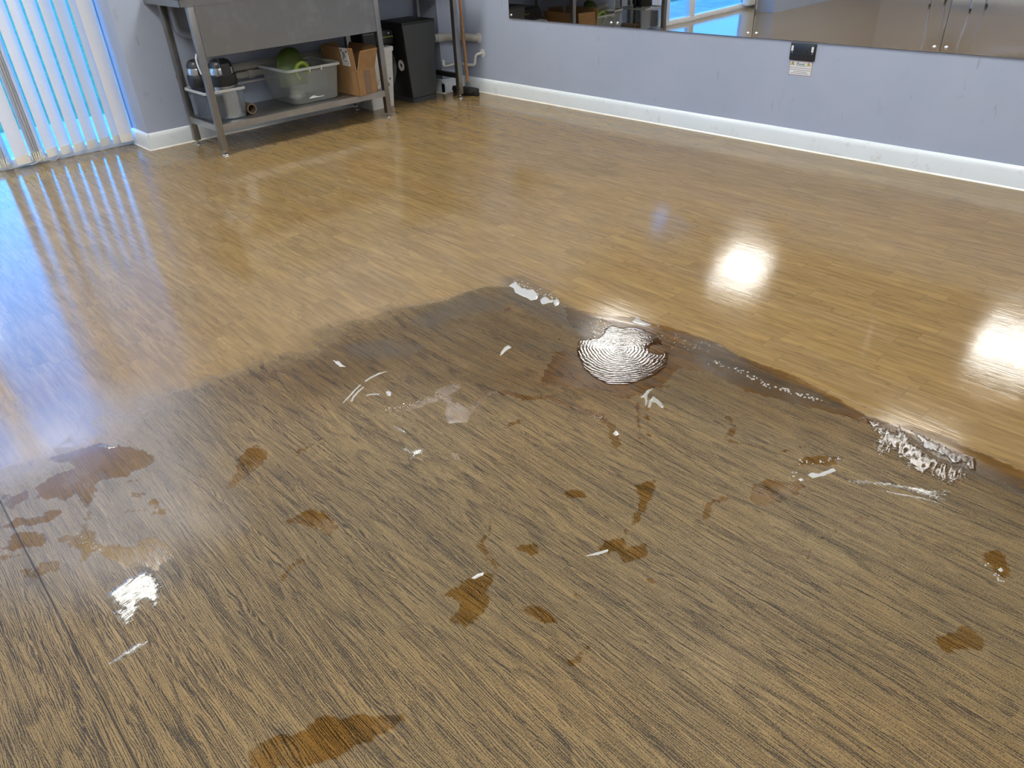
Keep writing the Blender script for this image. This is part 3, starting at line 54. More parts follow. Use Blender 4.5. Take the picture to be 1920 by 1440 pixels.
# ---------------------------------------------------------------- material helpers
class NT:
    def __init__(s, name):
        s.m = bpy.data.materials.new(name); s.m.use_nodes = True
        s.t = s.m.node_tree; s.t.nodes.clear()
        s.out = s.t.nodes.new('ShaderNodeOutputMaterial')
    def n(s, typ, **kw):
        k = s.t.nodes.new(typ)
        for a, b in kw.items(): setattr(k, a, b)
        return k
    def put(s, sock, v):
        if hasattr(v, 'is_output'): s.t.links.new(v, sock)
        elif isinstance(v, tuple) and len(v) == 3 and sock.type == 'RGBA': sock.default_value = (*v, 1)
        else: sock.default_value = v
    def math(s, op, a, b=0.0, c=None, clamp=False):
        k = s.n('ShaderNodeMath', operation=op, use_clamp=clamp)
        s.put(k.inputs[0], a); s.put(k.inputs[1], b)
        if c is not None: s.put(k.inputs[2], c)
        return k.outputs[0]
    def mix(s, f, a, b, mode='MIX'):
        k = s.n('ShaderNodeMix', data_type='RGBA', blend_type=mode); k.clamp_factor = True
        s.put(k.inputs[0], f); s.put(k.inputs[6], a); s.put(k.inputs[7], b)
        return k.outputs[2]
    def mixf(s, f, a, b):
        k = s.n('ShaderNodeMix', data_type='FLOAT'); k.clamp_factor = True
        s.put(k.inputs[0], f); s.put(k.inputs[2], a); s.put(k.inputs[3], b)
        return k.outputs[0]
    def step(s, v, lo, hi, a=0.0, b=1.0):
        k = s.n('ShaderNodeMapRange', interpolation_type='SMOOTHSTEP')
        s.put(k.inputs[0], v); s.put(k.inputs[1], lo); s.put(k.inputs[2], hi); s.put(k.inputs[3], a); s.put(k.inputs[4], b)
        return k.outputs[0]
    def xyz(s, x, y, z=0.0):
        k = s.n('ShaderNodeCombineXYZ'); s.put(k.inputs[0], x); s.put(k.inputs[1], y); s.put(k.inputs[2], z)
        return k.outputs[0]
    def sep(s, v):
        k = s.n('ShaderNodeSeparateXYZ'); s.put(k.inputs[0], v); return k.outputs
    def noise(s, vec, scale=1.0, detail=2.0, rough=0.5, dist=0.0):
        k = s.n('ShaderNodeTexNoise'); s.put(k.inputs['Vector'], vec)
        k.inputs['Scale'].default_value = scale; k.inputs['Detail'].default_value = detail
        k.inputs['Roughness'].default_value = rough; k.inputs['Distortion'].default_value = dist
        return k.outputs['Fac']
    def obj(s): return s.n('ShaderNodeTexCoord').outputs['Object']
    def bump(s, h, strength, dist, normal=None):
        k = s.n('ShaderNodeBump'); s.put(k.inputs['Height'], h); s.put(k.inputs['Strength'], strength); s.put(k.inputs['Distance'], dist)
        if normal is not None: s.put(k.inputs['Normal'], normal)
        return k.outputs[0]
    def bsdf(s, **kw):
        k = s.n('ShaderNodeBsdfPrincipled')
        for a, b in kw.items(): s.put(k.inputs[a], b)
        return k.outputs[0]
    def done(s, sh): s.t.links.new(sh, s.out.inputs[0]); return s.m

def srgb(r, g, b):
    f = lambda c: (c/255/12.92) if c/255 <= .04045 else ((c/255+.055)/1.055)**2.4
    return (f(r), f(g), f(b))

def plain(name, col, rough=.5, metal=0.0, var=.06, scale=12, bump=0.0, **kw):
    t = NT(name); o = t.obj(); n = t.noise(o, scale, 4)
    c = t.mix(t.step(n, .3, .7), tuple(x*(1-var) for x in col), tuple(min(1, x*(1+var)) for x in col))
    args = {'Base Color': c, 'Roughness': t.mixf(n, rough*.85, min(1, rough*1.15)), 'Metallic': metal}
    if bump: args['Normal'] = t.bump(n, bump, .002)
    for a, b in kw.items(): args[a] = b
    return t.done(t.bsdf(**args))

def mat_floor():
    t = NT('wood_effect_vinyl'); o = t.obj(); x, y, _ = t.sep(o)
    W, L = .0725, .455
    u = t.math('DIVIDE', x, W); row = t.math('FLOOR', u)
    k = t.n('ShaderNodeTexWhiteNoise', noise_dimensions='1D'); t.put(k.inputs['W'], row)
    v = t.math('ADD', t.math('DIVIDE', y, L), t.math('MULTIPLY', k.outputs['Value'], 3.7)); colm = t.math('FLOOR', v)
    k2 = t.n('ShaderNodeTexWhiteNoise', noise_dimensions='3D'); t.put(k2.inputs['Vector'], t.xyz(row, colm, 3.3))
    rr, rg, rb = t.sep(k2.outputs['Color'])
    fv = t.math('FRACT', v); fu = t.math('FRACT', u)
    px = t.math('ADD', x, t.math('MULTIPLY', rr, 17.0)); py = t.math('ADD', y, t.math('MULTIPLY', rg, 29.0))
    S = lambda X, Y, a, b: t.xyz(t.math('MULTIPLY', X, a), t.math('MULTIPLY', Y, b))
    # smooth printed planks
    n_mid = t.noise(S(px, py, 55, 4.5), 1, 4, .6)
    n_fin = t.noise(S(px, py, 230, 9), 1, 2, .6)
    cath = t.noise(S(px, py, 20, 2.4), 1, 1.5, .45)
    ring = t.math('FRACT', t.math('MULTIPLY', cath, 11.0))
    ring = t.math('MULTIPLY', t.step(ring, .78, .92), t.step(ring, 1.0, .95))
    ringm = t.math('MULTIPLY', ring, t.step(rb, .45, .6))
    tone = t.n('ShaderNodeValToRGB'); t.put(tone.inputs[0], rr)
    el = tone.color_ramp.elements
    el[0].position = 0; el[0].color = (.216, .144, .060, 1); el[1].position = 1; el[1].color = (.254, .169, .070, 1)
    for p_, c_ in ((.25, (.227, .147, .060)), (.5, (.232, .156, .072)), (.75, (.242, .157, .063))):
        q = el.new(p_); q.color = (*c_, 1)
    sm = t.mix(t.step(n_mid, .30, .70), (.80, .80, .78), (1.15, 1.15, 1.16))
    smooth = t.mix(1.0, tone.outputs[0], sm, 'MULTIPLY')
    smooth = t.mix(t.math('MULTIPLY', t.step(n_fin, .50, .72), .40), smooth, (.115, .078, .04))
    smooth = t.mix(t.math('MULTIPLY', ringm, .34), smooth, (.095, .063, .034))
    end = t.math('MAXIMUM', t.step(fv, .010, .002), t.math('MULTIPLY', t.step(fu, .03, .005), .35))
    smooth = t.mix(t.math('MULTIPLY', end, .35), smooth, (.10, .07, .04))
    # worn, unfinished grain with black soil in the embossing
    wob = t.math('MULTIPLY', t.math('SUBTRACT', t.noise(S(x, y, 3.2, .9), 1, 2), .5), .085)
    gx = t.math('ADD', x, wob)
    g1 = t.noise(S(gx, y, 440, 8.5), 1, 2, .5)
    g2 = t.noise(S(gx, y, 620, 300), 1, 2, .6)
    g3 = t.noise(S(gx, y, 34, 1.5), 1, 3, .6)
    g4 = t.noise(S(x, y, 1.7, 1.3), 1, 3, .5)
    cg = t.noise(S(gx, y, 11, .8), 1, 1, .4)
    cr = t.math('FRACT', t.math('MULTIPLY', cg, 16.0)); cr = t.math('MULTIPLY', t.step(cr, .55, .9), t.step(cr, 1.0, .94))
    ph = t.math('ADD', t.math('MULTIPLY', x, 265.0), t.math('ADD', t.math('MULTIPLY', t.noise(S(x, y, 13, 2.0), 1, 2), 10.0), t.math('MULTIPLY', t.noise(S(x, y, 90, 12), 1, 2), 3.4)))
    ln = t.math('SINE', t.math('MULTIPLY', ph, 6.2832))
    d = t.math('ADD', t.math('ADD', t.math('MULTIPLY', ln, .20), t.math('MULTIPLY', t.math('SUBTRACT', g1, .5), 1.0)), t.math('MULTIPLY', t.math('SUBTRACT', g2, .5), 1.35))
    d = t.math('ADD', d, t.math('MULTIPLY', t.math('SUBTRACT', g3, .5), .62))
    d = t.math('ADD', d, t.math('MULTIPLY', t.math('SUBTRACT', cr, .3), .15))
    soil = t.step(d, -.22, .24)
    light = t.mix(t.step(g4, .35, .65), (.198, .141, .066), (.234, .158, .068))
    dark = t.mix(t.step(g4, .3, .7), (.034, .027, .019), (.038, .028, .017))
    worn = t.mix(soil, light, dark)
    # masks traced as shapes on the floor
    def attr(nm):
        a = t.n('ShaderNodeAttribute'); a.attribute_name = nm; return a.outputs['Fac']
    e1 = t.noise(S(x, y, 60, 26), 1, 4, .65); e2 = t.noise(S(x, y, 7, 5), 1, 3, .6)
    dm = t.math('ADD', attr('worn'), t.math('ADD', t.math('MULTIPLY', t.math('SUBTRACT', e1, .5), .55), t.math('MULTIPLY', t.math('SUBTRACT', e2, .5), .55)))
    dull = t.step(dm, .34, .72)
    wm = t.math('ADD', attr('wet'), t.math('ADD', t.math('MULTIPLY', t.math('SUBTRACT', e1, .5), .034), t.math('MULTIPLY', t.math('SUBTRACT', t.noise(S(x, y, 26, 22), 1, 3, .6), .5), .030)))
    wet = t.step(wm, -.004, .007)
    wet = t.math('MULTIPLY', wet, t.step(t.noise(S(x, y, 9, 7), 1, 3, .6), .22, .55, .60, 1.0))
    dirt = t.math('MULTIPLY', attr('dirt'), t.step(t.noise(S(x, y, 34, 20), 1, 4, .6), .25, .65, .5, 1.0))
    col = t.mix(dull, smooth, worn)
    damp = t.math('MULTIPLY', attr('damp'), t.step(e2, .25, .65, .55, 1.0))
    col = t.mix(t.math('MULTIPLY', damp, dull), col, t.mix(1.0, col, (.64, .53, .31), 'MULTIPLY'))
    window_haze = t.math('MULTIPLY', attr('haze'), t.step(e2, .2, .6, .6, 1.0))
    col = t.mix(t.math('MULTIPLY', window_haze, .40), col, (.27, .245, .235))  # dried film, with the window's pale reflection painted into the floor colour
    col = t.mix(t.math('MULTIPLY', wet, .90), col, t.mix(1.0, col, t.mix(dull, (.48, .37, .19), (.68, .49, .20)), 'MULTIPLY'))
    col = t.mix(t.math('MULTIPLY', dirt, .62), col, (.060, .052, .042))
    s1 = t.step(t.math('ABSOLUTE', t.math('ADD', x, .0225)), .0028, .0008)
    s2 = t.math('MULTIPLY', t.step(t.math('ABSOLUTE', t.math('SUBTRACT', x, 1.916)), .0022, .0006), .45)
    seam = t.math('MAXIMUM', s1, s2)
    col = t.mix(t.math('MULTIPLY', seam, .85), col, (.020, .018, .018))
    rough = t.mixf(dull, t.math('ADD', .075, t.math('MULTIPLY', n_mid, .06)), t.math('ADD', .36, t.math('MULTIPLY', soil, .14)))
    rough = t.mixf(wet, rough, .10)
    hs = t.math('ADD', t.math('MULTIPLY', n_fin, .5), t.math('MULTIPLY', n_mid, .6))
    hd = t.math('ADD', t.math('MULTIPLY', soil, -.8), t.math('MULTIPLY', g1, -.5))
    und = t.noise(S(x, y, 9, 5), 1, 2)
    hgt = t.math('ADD', t.mixf(dull, t.math('MULTIPLY', hs, .42), t.math('MULTIPLY', hd, 1.0)), t.math('MULTIPLY', und, .65))
    hgt = t.math('SUBTRACT', hgt, t.math('MULTIPLY', seam, 2.0))
    nrm = t.bump(hgt, t.mixf(wet, .55, .12), .0011)
    spec = t.mixf(dull, .37, .22)
    return t.done(t.bsdf(**{'Base Color': col, 'Roughness': rough, 'Normal': nrm, 'Specular IOR Level': spec}))

def mat_wall():
    t = NT('lavender_wall_paint'); o = t.obj(); x, y, z = t.sep(o)
    n = t.noise(o, 2.2, 4, .6); s = t.noise(o, 9.0, 5, .7)
    c = t.mix(t.step(n, .3, .7), (.345, .390, .495), (.365, .410, .515))
    c = t.mix(t.math('MULTIPLY', t.step(s, .60, .74), .28), c, (.22, .22, .24))
    drag = t.noise(t.xyz(t.math('MULTIPLY', x, 26), t.math('MULTIPLY', y, 26), t.math('MULTIPLY', z, 5)), 1, 3, .6)
    c = t.mix(t.math('MULTIPLY', t.step(drag, .68, .76), .30), c, (.17, .17, .19))
    return t.done(t.bsdf(**{'Base Color': c, 'Roughness': .62, 'Specular IOR Level': .3, 'Normal': t.bump(t.noise(o, 60, 3), .15, .002)}))

def mat_gloss_white():
    t = NT('white_gloss_paint'); o = t.obj(); s = t.noise(o, 14, 5, .7)
    c = t.mix(t.math('MULTIPLY', t.step(s, .58, .74), .4), (.71, .76, .79), (.40, .39, .36))
    return t.done(t.bsdf(**{'Base Color': c, 'Roughness': .30, 'Normal': t.bump(t.noise(o, 18, 3), .25, .003)}))

def mat_steel(name='brushed_steel', base=.30, ax='x', rough=.34):
    t = NT(name); o = t.obj(); x, y, z = t.sep(o)
    a = {'x': (3, 160, 160), 'z': (160, 160, 3)}[ax]
    n = t.noise(t.xyz(t.math('MULTIPLY', x, a[0]), t.math('MULTIPLY', y, a[1]), t.math('MULTIPLY', z, a[2])), 1, 3, .6)
    sm = t.noise(o, 7, 5, .7)
    c = t.mix(t.step(sm, .45, .75), (base, base*.985, base*.95), (base*1.2, base*1.19, base*1.16))
    return t.done(t.bsdf(**{'Base Color': c, 'Metallic': 1.0, 'Roughness': t.mixf(n, rough-.06, rough+.08), 'Normal': t.bump(n, .12, .001)}))

def mat_mirror():
    t = NT('acrylic_mirror'); o = t.obj(); n = t.noise(o, 2.6, 2, .5)
    return t.done(t.bsdf(**{'Base Color': (.66, .66, .65), 'Metallic': 1.0, 'Roughness': .015, 'Normal': t.bump(n, .06, .006)}))

def mat_film(name, tint, rough, ripple=None, milk=0.0, milkcol=(.5, .5, .5), patchy=0.0):
    t = NT(name); o = t.obj(); x, y, z = t.sep(o)
    if ripple == 'swirl':
        ex = t.math('MULTIPLY', x, 1.0); r = t.math('SQRT', t.math('ADD', t.math('MULTIPLY', x, x), t.math('MULTIPLY', y, y)))
        w = t.noise(t.xyz(t.math('MULTIPLY', x, 9), t.math('MULTIPLY', y, 9)), 1, 3, .6)
        h = t.math('SINE', t.math('ADD', t.math('MULTIPLY', r, 560), t.math('MULTIPLY', w, 26)))
        rn = t.noise(t.xyz(t.math('MULTIPLY', r, 180), t.math('MULTIPLY', t.math('ARCTAN2', y, x), 2.0)), 1, 3, .7)
        h = t.math('ADD', t.math('MULTIPLY', h, .35), t.math('MULTIPLY', rn, 1.3))
        nrm = t.bump(h, .5, .00034)
    elif ripple == 'brush':
        h = t.noise(t.xyz(t.math('MULTIPLY', x, 90), t.math('MULTIPLY', y, 240)), 1, 4, .7)
        nrm = t.bump(h, .8, .00028)
    else:
        h = t.noise(o, 45, 3, .6); nrm = t.bump(h, .3, .002)
    f = t.n('ShaderNodeFresnel'); f.inputs['IOR'].default_value = 1.36 if ripple is None else 1.5; t.put(f.inputs['Normal'], nrm)
    tr = t.n('ShaderNodeBsdfTransparent'); t.put(tr.inputs[0], tint)
    gl = t.n('ShaderNodeBsdfGlossy'); t.put(gl.inputs['Roughness'], rough); t.put(gl.inputs['Normal'], nrm); t.put(gl.inputs['Color'], (1., 1., 1.))
    base = tr.outputs[0]
    if milk > 0:
        df = t.n('ShaderNodeBsdfDiffuse'); t.put(df.inputs[0], milkcol)
        mx = t.n('ShaderNodeMixShader')
        t.put(mx.inputs[0], milk if not patchy else t.math('MULTIPLY', t.step(t.noise(o, 130, 4, .7), .5-patchy, .5+patchy), milk))
        t.t.links.new(base, mx.inputs[1]); t.t.links.new(df.outputs[0], mx.inputs[2]); base = mx.outputs[0]
    m = t.n('ShaderNodeMixShader'); t.put(m.inputs[0], f.outputs[0]); t.t.links.new(base, m.inputs[1]); t.t.links.new(gl.outputs[0], m.inputs[2])
    return t.done(m.outputs[0])

def mat_clear(name, tint=(.86, .88, .88), haze=.28, col=(.62, .64, .64), rough=.25):
    t = NT(name); o = t.obj()
    tr = t.n('ShaderNodeBsdfTransparent'); t.put(tr.inputs[0], tint)
    p = t.bsdf(**{'Base Color': col, 'Roughness': rough})
    m = t.n('ShaderNodeMixShader'); t.put(m.inputs[0], t.math('ADD', haze, t.math('MULTIPLY', t.math('SUBTRACT', t.noise(o, 9, 4, .6), .5), .2)))
    t.t.links.new(tr.outputs[0], m.inputs[1]); t.t.links.new(p, m.inputs[2])
    return t.done(m.outputs[0])

def mat_fabric(name, col):
    t = NT(name); o = t.obj(); x, y, z = t.sep(o)
    w = t.noise(t.xyz(t.math('MULTIPLY', x, 200), t.math('MULTIPLY', y, 200), t.math('MULTIPLY', z, 40)), 1, 2)
    c = t.mix(w, tuple(v*.93 for v in col), col)
    df = t.n('ShaderNodeBsdfDiffuse'); t.put(df.inputs[0], c)
    tl = t.n('ShaderNodeBsdfTranslucent'); t.put(tl.inputs[0], tuple(v*.8 for v in col))
    m = t.n('ShaderNodeMixShader'); m.inputs[0].default_value = .16
    t.t.links.new(df.outputs[0], m.inputs[1]); t.t.links.new(tl.outputs[0], m.inputs[2])
    return t.done(m.outputs[0])

def mat_lamp():
    t = NT('lit_diffuser'); e = t.n('ShaderNodeEmission'); t.put(e.inputs[0], (1.0, .995, .95)); e.inputs[1].default_value = LAMP
    return t.done(e.outputs[0])

def mat_glass():
    t = NT('window_glass'); f = t.n('ShaderNodeFresnel'); t.put(f.inputs['IOR'], t.mixf(t.n('ShaderNodeNewGeometry').outputs['Backfacing'], 1.5, 1/1.5))
    tr = t.n('ShaderNodeBsdfTransparent'); t.put(tr.inputs[0], (.93, .96, .97))
    gl = t.n('ShaderNodeBsdfGlossy'); gl.inputs['Roughness'].default_value = .0
    m = t.n('ShaderNodeMixShader'); t.t.links.new(f.outputs[0], m.inputs[0]); t.t.links.new(tr.outputs[0], m.inputs[1]); t.t.links.new(gl.outputs[0], m.inputs[2])
    return t.done(m.outputs[0])

M = {}
def mats():
    M['floor'] = mat_floor(); M['wall'] = mat_wall(); M['gloss'] = mat_gloss_white()
    M['ceiling'] = plain('ceiling_tile', (.78, .77, .74), .8)
    M['steel'] = mat_steel(); M['steel_shelf'] = mat_steel('brushed_steel_shelf', .42, 'x', .36); M['steelz'] = mat_steel('brushed_steel_leg', .30, 'z', .38); M['steelp'] = mat_steel('polished_steel', .62, 'z', .22)
    M['chrome'] = plain('chrome', (.75, .75, .75), .10, 1.0)
    M['mirror'] = mat_mirror(); M['lamp'] = mat_lamp(); M['glass'] = mat_glass()
    M['white'] = plain('white_plastic', (.62, .62, .60), .35); M['upvc'] = plain('white_door_frame', (.75, .77, .80), .3)
    M['greypipe'] = plain('grey_waste_pipe', (.36, .35, .32), .4); M['copper'] = plain('tarnished_copper', (.16, .075, .04), .45, .6)
    M['black'] = plain('black_plastic', (.012, .012, .013), .35); M['binbody'] = plain('black_bin_plastic', (.008, .008, .009), .5)
    M['binfront'] = plain('charcoal_bin_plastic', (.038, .042, .046), .48)
    M['card'] = plain('brown_cardboard', (.28, .155, .062), .75, var=.08, scale=20); M['cardin'] = plain('inner_cardboard', (.20, .115, .05), .8)
    M['tape'] = plain('brown_parcel_tape', (.17, .105, .06), .3); M['paper'] = plain('white_paper', (.68, .69, .70), .6, var=.02)
    M['ink'] = plain('grey_ink', (.16, .16, .17), .6); M['dkink'] = plain('dark_ink', (.05, .05, .055), .6)
    M['clear'] = mat_clear('clear_tub_plastic', tint=(.80, .83, .83), haze=.34, col=(.46, .48, .47)); M['rim'] = mat_clear('frosted_rim_plastic', haze=.62, col=(.60, .62, .60), rough=.35)
    M['clears'] = mat_clear('clear_box_plastic', tint=(.80, .85, .90), haze=.16, col=(.5, .55, .6), rough=.15)
    M['bag'] = mat_clear('thin_bag_film', haze=.35, col=(.5, .5, .5), rough=.15)
    M['green'] = plain('dark_green_plastic', (.060, .105, .012), .42); M['lime'] = plain('light_green_plastic', (.23, .34, .035), .42)
    M['wood'] = plain('broom_wood', (.36, .185, .075), .5, var=.15, scale=30); M['bristle'] = plain('black_bristle', (.010, .010, .010), .85, bump=.8, scale=200)
    M['grey'] = plain('grey_plastic', (.14, .145, .15), .5); M['rubber'] = plain('black_rubber', (.015, .015, .015), .7)
    M['socket'] = plain('black_socket_plate', (.017, .019, .021), .38); M['hole'] = plain('socket_hole', (.002, .002, .002), .9)
    M['stick_pink'] = plain('sticker_border', (.34, .17, .20), .5); M['yellow'] = plain('warning_yellow', (.62, .46, .03), .5); M['logog'] = plain('logo_green', (.05, .22, .13), .5); M['logob'] = plain('logo_blue', (.06, .11, .22), .5)
    M['slat'] = mat_fabric('blind_fabric', (.80, .77, .74)); M['pocket'] = mat_fabric('blind_hem_fabric', (.86, .83, .76))
    M['bead'] = plain('bead_chain_plastic', (.66, .62, .52), .4); M['ali'] = plain('white_headrail', (.7, .7, .7), .35)
    M['lawn'] = plain('lawn', (.10, .20, .06), .9, var=.3, scale=3); M['slab'] = plain('patio_slabs', (.50, .52, .46), .9, var=.15, scale=4); M['hedge'] = plain('hedge_leaves', (.03, .075, .03), .9, var=.4, scale=9)
    M['seat'] = plain('blue_grey_seat', (.20, .20, .22), .6); M['roll'] = plain('brown_tube_card', (.20, .14, .09), .7); M['navy'] = plain('dark_navy_plastic', (.014, .016, .026), .4)
    M['seal'] = plain('white_sealant', (.80, .78, .72), .3); M['door'] = plain('door_paint', (.55, .55, .55), .5)
mats()

# ---------------------------------------------------------------- mesh helpers
class MB:
    def __init__(s): s.b = bmesh.new()
    def box(s, lo, hi, bev=0.0, seg=2, mat4=None):
        r = bmesh.ops.create_cube(s.b, size=1.0); vs_ = r['verts']
        c = [(a+b)/2 for a, b in zip(lo, hi)]; d = [max(1e-5, b-a) for a, b in zip(lo, hi)]
        for v in vs_: v.co = Vector((v.co.x*d[0]+c[0], v.co.y*d[1]+c[1], v.co.z*d[2]+c[2]))
        if bev:
            es = {e for v in vs_ for e in v.link_edges}
            g = bmesh.ops.bevel(s.b, geom=list(es), offset=bev, segments=seg, affect='EDGES', profile=.6)
            vs_ = list({v for f in g['faces'] for v in f.verts} | {v for v in vs_ if v.is_valid})
        if mat4 is not None:
            for v in vs_: v.co = mat4 @ v.co
        return s
    def loft(s, loops, cap0=True, cap1=True):
        rows = [[s.b.verts.new(p) for p in L] for L in loops]
        n = len(rows[0])
        for a, b in zip(rows, rows[1:]):
            for i in range(n): s.b.faces.new((a[i], a[(i+1) % n], b[(i+1) % n], b[i]))
        if cap0: s.b.faces.new(list(reversed(rows[0])))
        if cap1: s.b.faces.new(rows[-1])
        return s
    def lathe(s, prof, c=(0, 0, 0), n=32, axis='z', cap=True):
        loops = []
        for r, h in prof:
            L = []
            for i in range(n):
                a = 2*math.pi*i/n; p = (r*math.cos(a), r*math.sin(a), h)
                if axis == 'x': p = (h, p[0], p[1])
                if axis == 'y': p = (p[1], h, p[0])
                L.append((p[0]+c[0], p[1]+c[1], p[2]+c[2]))
            loops.append(L)
        return s.loft(loops, cap, cap)
    def tube(s, pts, r, n=10, cap=True):
        pts = [Vector(p) for p in pts]; loops = []; prev = None
        for i, p in enumerate(pts):
            a = pts[max(0, i-1)]; b = pts[min(len(pts)-1, i+1)]; tg = (b-a).normalized()
            if prev is None:
                up = Vector((0, 0, 1)) if abs(tg.z) < .9 else Vector((1, 0, 0)); u = tg.cross(up).normalized()
            else: u = (prev - tg*prev.dot(tg)).normalized()
            w = tg.cross(u); prev = u
            rad = r[i] if isinstance(r, (list, tuple)) else r
            loops.append([p + (u*math.cos(2*math.pi*k/n) + w*math.sin(2*math.pi*k/n))*rad for k in range(n)])
        return s.loft(loops, cap, cap)
    def prism(s, poly, z0, z1):
        return s.loft([[(x, y, z0) for x, y in poly], [(x, y, z1) for x, y in poly]])
    def quad(s, a, b, c, d): s.b.faces.new([s.b.verts.new(p) for p in (a, b, c, d)]); return s
    def done(s, name, mat, parent=None, loc=None, smooth=True, **props):
        bmesh.ops.recalc_face_normals(s.b, faces=s.b.faces)
        me = bpy.data.meshes.new(name); s.b.to_mesh(me); s.b.free()
        me.materials.append(M[mat] if isinstance(mat, str) else mat)
        if smooth:
            for p in me.polygons: p.use_smooth = True
            try: me.set_sharp_from_angle(angle=math.radians(38))
            except Exception: pass
        o = bpy.data.objects.new(name, me); COL.objects.link(o)
        if parent is not None:
            o.parent = parent
            pl = Vector((0, 0, 0)); q = parent
            while q is not None: pl += q.location; q = q.parent
            base = pl
        else: base = Vector((0, 0, 0))
        if loc is not None:                      # geometry given in world metres, origin moved to loc
            for v in me.vertices: v.co -= Vector(loc)
            o.location = Vector(loc) - base
        else:
            for v in me.vertices: v.co -= base
        for a, b in props.items(): o[a] = b
        return o

def smooth_path(pts, n=8, rad=.03):
    """round the corners of a polyline"""
    P = [Vector(p) for p in pts]; out = [P[0]]
    for a, b, c in zip(P, P[1:], P[2:]):
        r = min(rad, (a-b).length*.45, (c-b).length*.45)
        p0 = b+(a-b).normalized()*r; p1 = b+(c-b).normalized()*r
        for i in range(n+1):
            t_ = i/n; out.append((1-t_)**2*p0 + 2*t_*(1-t_)*b + t_*t_*p1)
    out.append(P[-1]); return out

def thing(name, loc, label, cat, group=None):
    o = bpy.data.objects.new(name, None); o.empty_display_size = .05; o.location = loc
    COL.objects.link(o); o['label'] = label; o['category'] = cat
    if group: o['group'] = group
    return o
def tag(o, label, cat, group=None, kind=None):
    o['label'] = label; o['category'] = cat
    if group: o['group'] = group
    if kind: o['kind'] = kind
    return o
def struct(o, label=None):
    o['kind'] = 'structure'
    if label: o['label'] = label
    return o

def rrect(cx, cy, hx, hy, r, z, n=5):
    L = []
    for qx, qy, a0 in ((1, 1, 0), (-1, 1, 90), (-1, -1, 180), (1, -1, 270)):
        for i in range(n):
            a = math.radians(a0+90*i/(n-1)); L.append((cx+qx*(hx-r)+r*math.cos(a), cy+qy*(hy-r)+r*math.sin(a), z))
    return L

def sdf_poly(px, py, poly):
    """signed distance, positive inside"""
    P = np.array(poly, float); d2 = np.full(px.shape, 1e9); ins = np.zeros(px.shape, bool)
    for i in range(len(P)):
        ax, ay = P[i]; bx, by = P[(i+1) % len(P)]
        ex, ey = bx-ax, by-ay; L2 = ex*ex+ey*ey+1e-12
        tt = np.clip(((px-ax)*ex+(py-ay)*ey)/L2, 0, 1)
        d2 = np.minimum(d2, (px-ax-tt*ex)**2+(py-ay-tt*ey)**2)
        cond = ((ay > py) != (by > py))
        with np.errstate(divide='ignore', invalid='ignore'):
            xi = (bx-ax)*(py-ay)/((by-ay) if by != ay else 1e-12)+ax
        ins ^= cond & (px < xi)
    d = np.sqrt(d2); return np.where(ins, d, -d)
def sdf_line(px, py, L, r):
    d2 = np.full(px.shape, 1e9)
    for (ax, ay), (bx, by) in zip(L, L[1:]):
        ex, ey = bx-ax, by-ay; tt = np.clip(((px-ax)*ex+(py-ay)*ey)/(ex*ex+ey*ey+1e-12), 0, 1)
        d2 = np.minimum(d2, (px-ax-tt*ex)**2+(py-ay-tt*ey)**2)
    return r-np.sqrt(d2)

# ---------------------------------------------------------------- structure
def make_floor():
    xs = np.r_[np.arange(XL, -.42, .25), np.arange(-.42, 2.45, .01), np.arange(2.45, XW, .2), XW+.1]
    ys = np.r_[np.arange(YB, -.3, .25), np.arange(-.3, 3.0, .01), np.arange(3.0, YD, .25), YD+.1]
    X, Y = np.meshgrid(xs, ys); px, py = X.ravel(), Y.ravel()
    nx, ny = len(xs), len(ys)
    me = bpy.data.meshes.new('floor')
    i = np.arange(ny-1)[:, None]*nx+np.arange(nx-1)[None, :]
    q = np.stack([i, i+1, i+1+nx, i+nx], -1).reshape(-1, 4)
    me.vertices.add(len(px)); me.vertices.foreach_set('co', np.stack([px, py, 0*px], 1).astype('f').ravel())
    me.loops.add(q.size); me.loops.foreach_set('vertex_index', q.ravel().astype('i'))
    me.polygons.add(len(q)); me.polygons.foreach_set('loop_start', np.arange(0, q.size, 4).astype('i'))
    me.update(calc_edges=True)
    d = sdf_poly(px, py, MARKS['dull'])
    wd = np.clip(.52-(px-.9)*.55, .05, .52)
    worn = np.clip(.5+d/wd, 0, 1)
    wet = np.full(px.shape, -.06)
    for P in MARKS['wet']: wet = np.maximum(wet, sdf_poly(px, py, P))
    for L, r in MARKS['strokes']: wet = np.maximum(wet, sdf_line(px, py, L, r*1.35))
    dirt = np.zeros(px.shape)
    for P in MARKS['dirt']: dirt = np.maximum(dirt, np.clip(.55+sdf_poly(px, py, P)/.06, 0, 1))
    dirt = dirt*dirt*(3-2*dirt)
    damp = np.clip(.5+sdf_poly(px, py, MARKS['damp'])/.22, 0, 1)
    haze = np.clip(.5+sdf_poly(px, py, MARKS['haze'])/.18, 0, 1)  # where dried film and the painted window reflection lighten the floor
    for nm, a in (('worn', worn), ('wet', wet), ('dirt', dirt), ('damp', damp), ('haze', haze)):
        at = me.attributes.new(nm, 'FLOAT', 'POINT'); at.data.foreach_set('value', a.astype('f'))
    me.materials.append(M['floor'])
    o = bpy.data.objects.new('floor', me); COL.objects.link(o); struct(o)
make_floor()

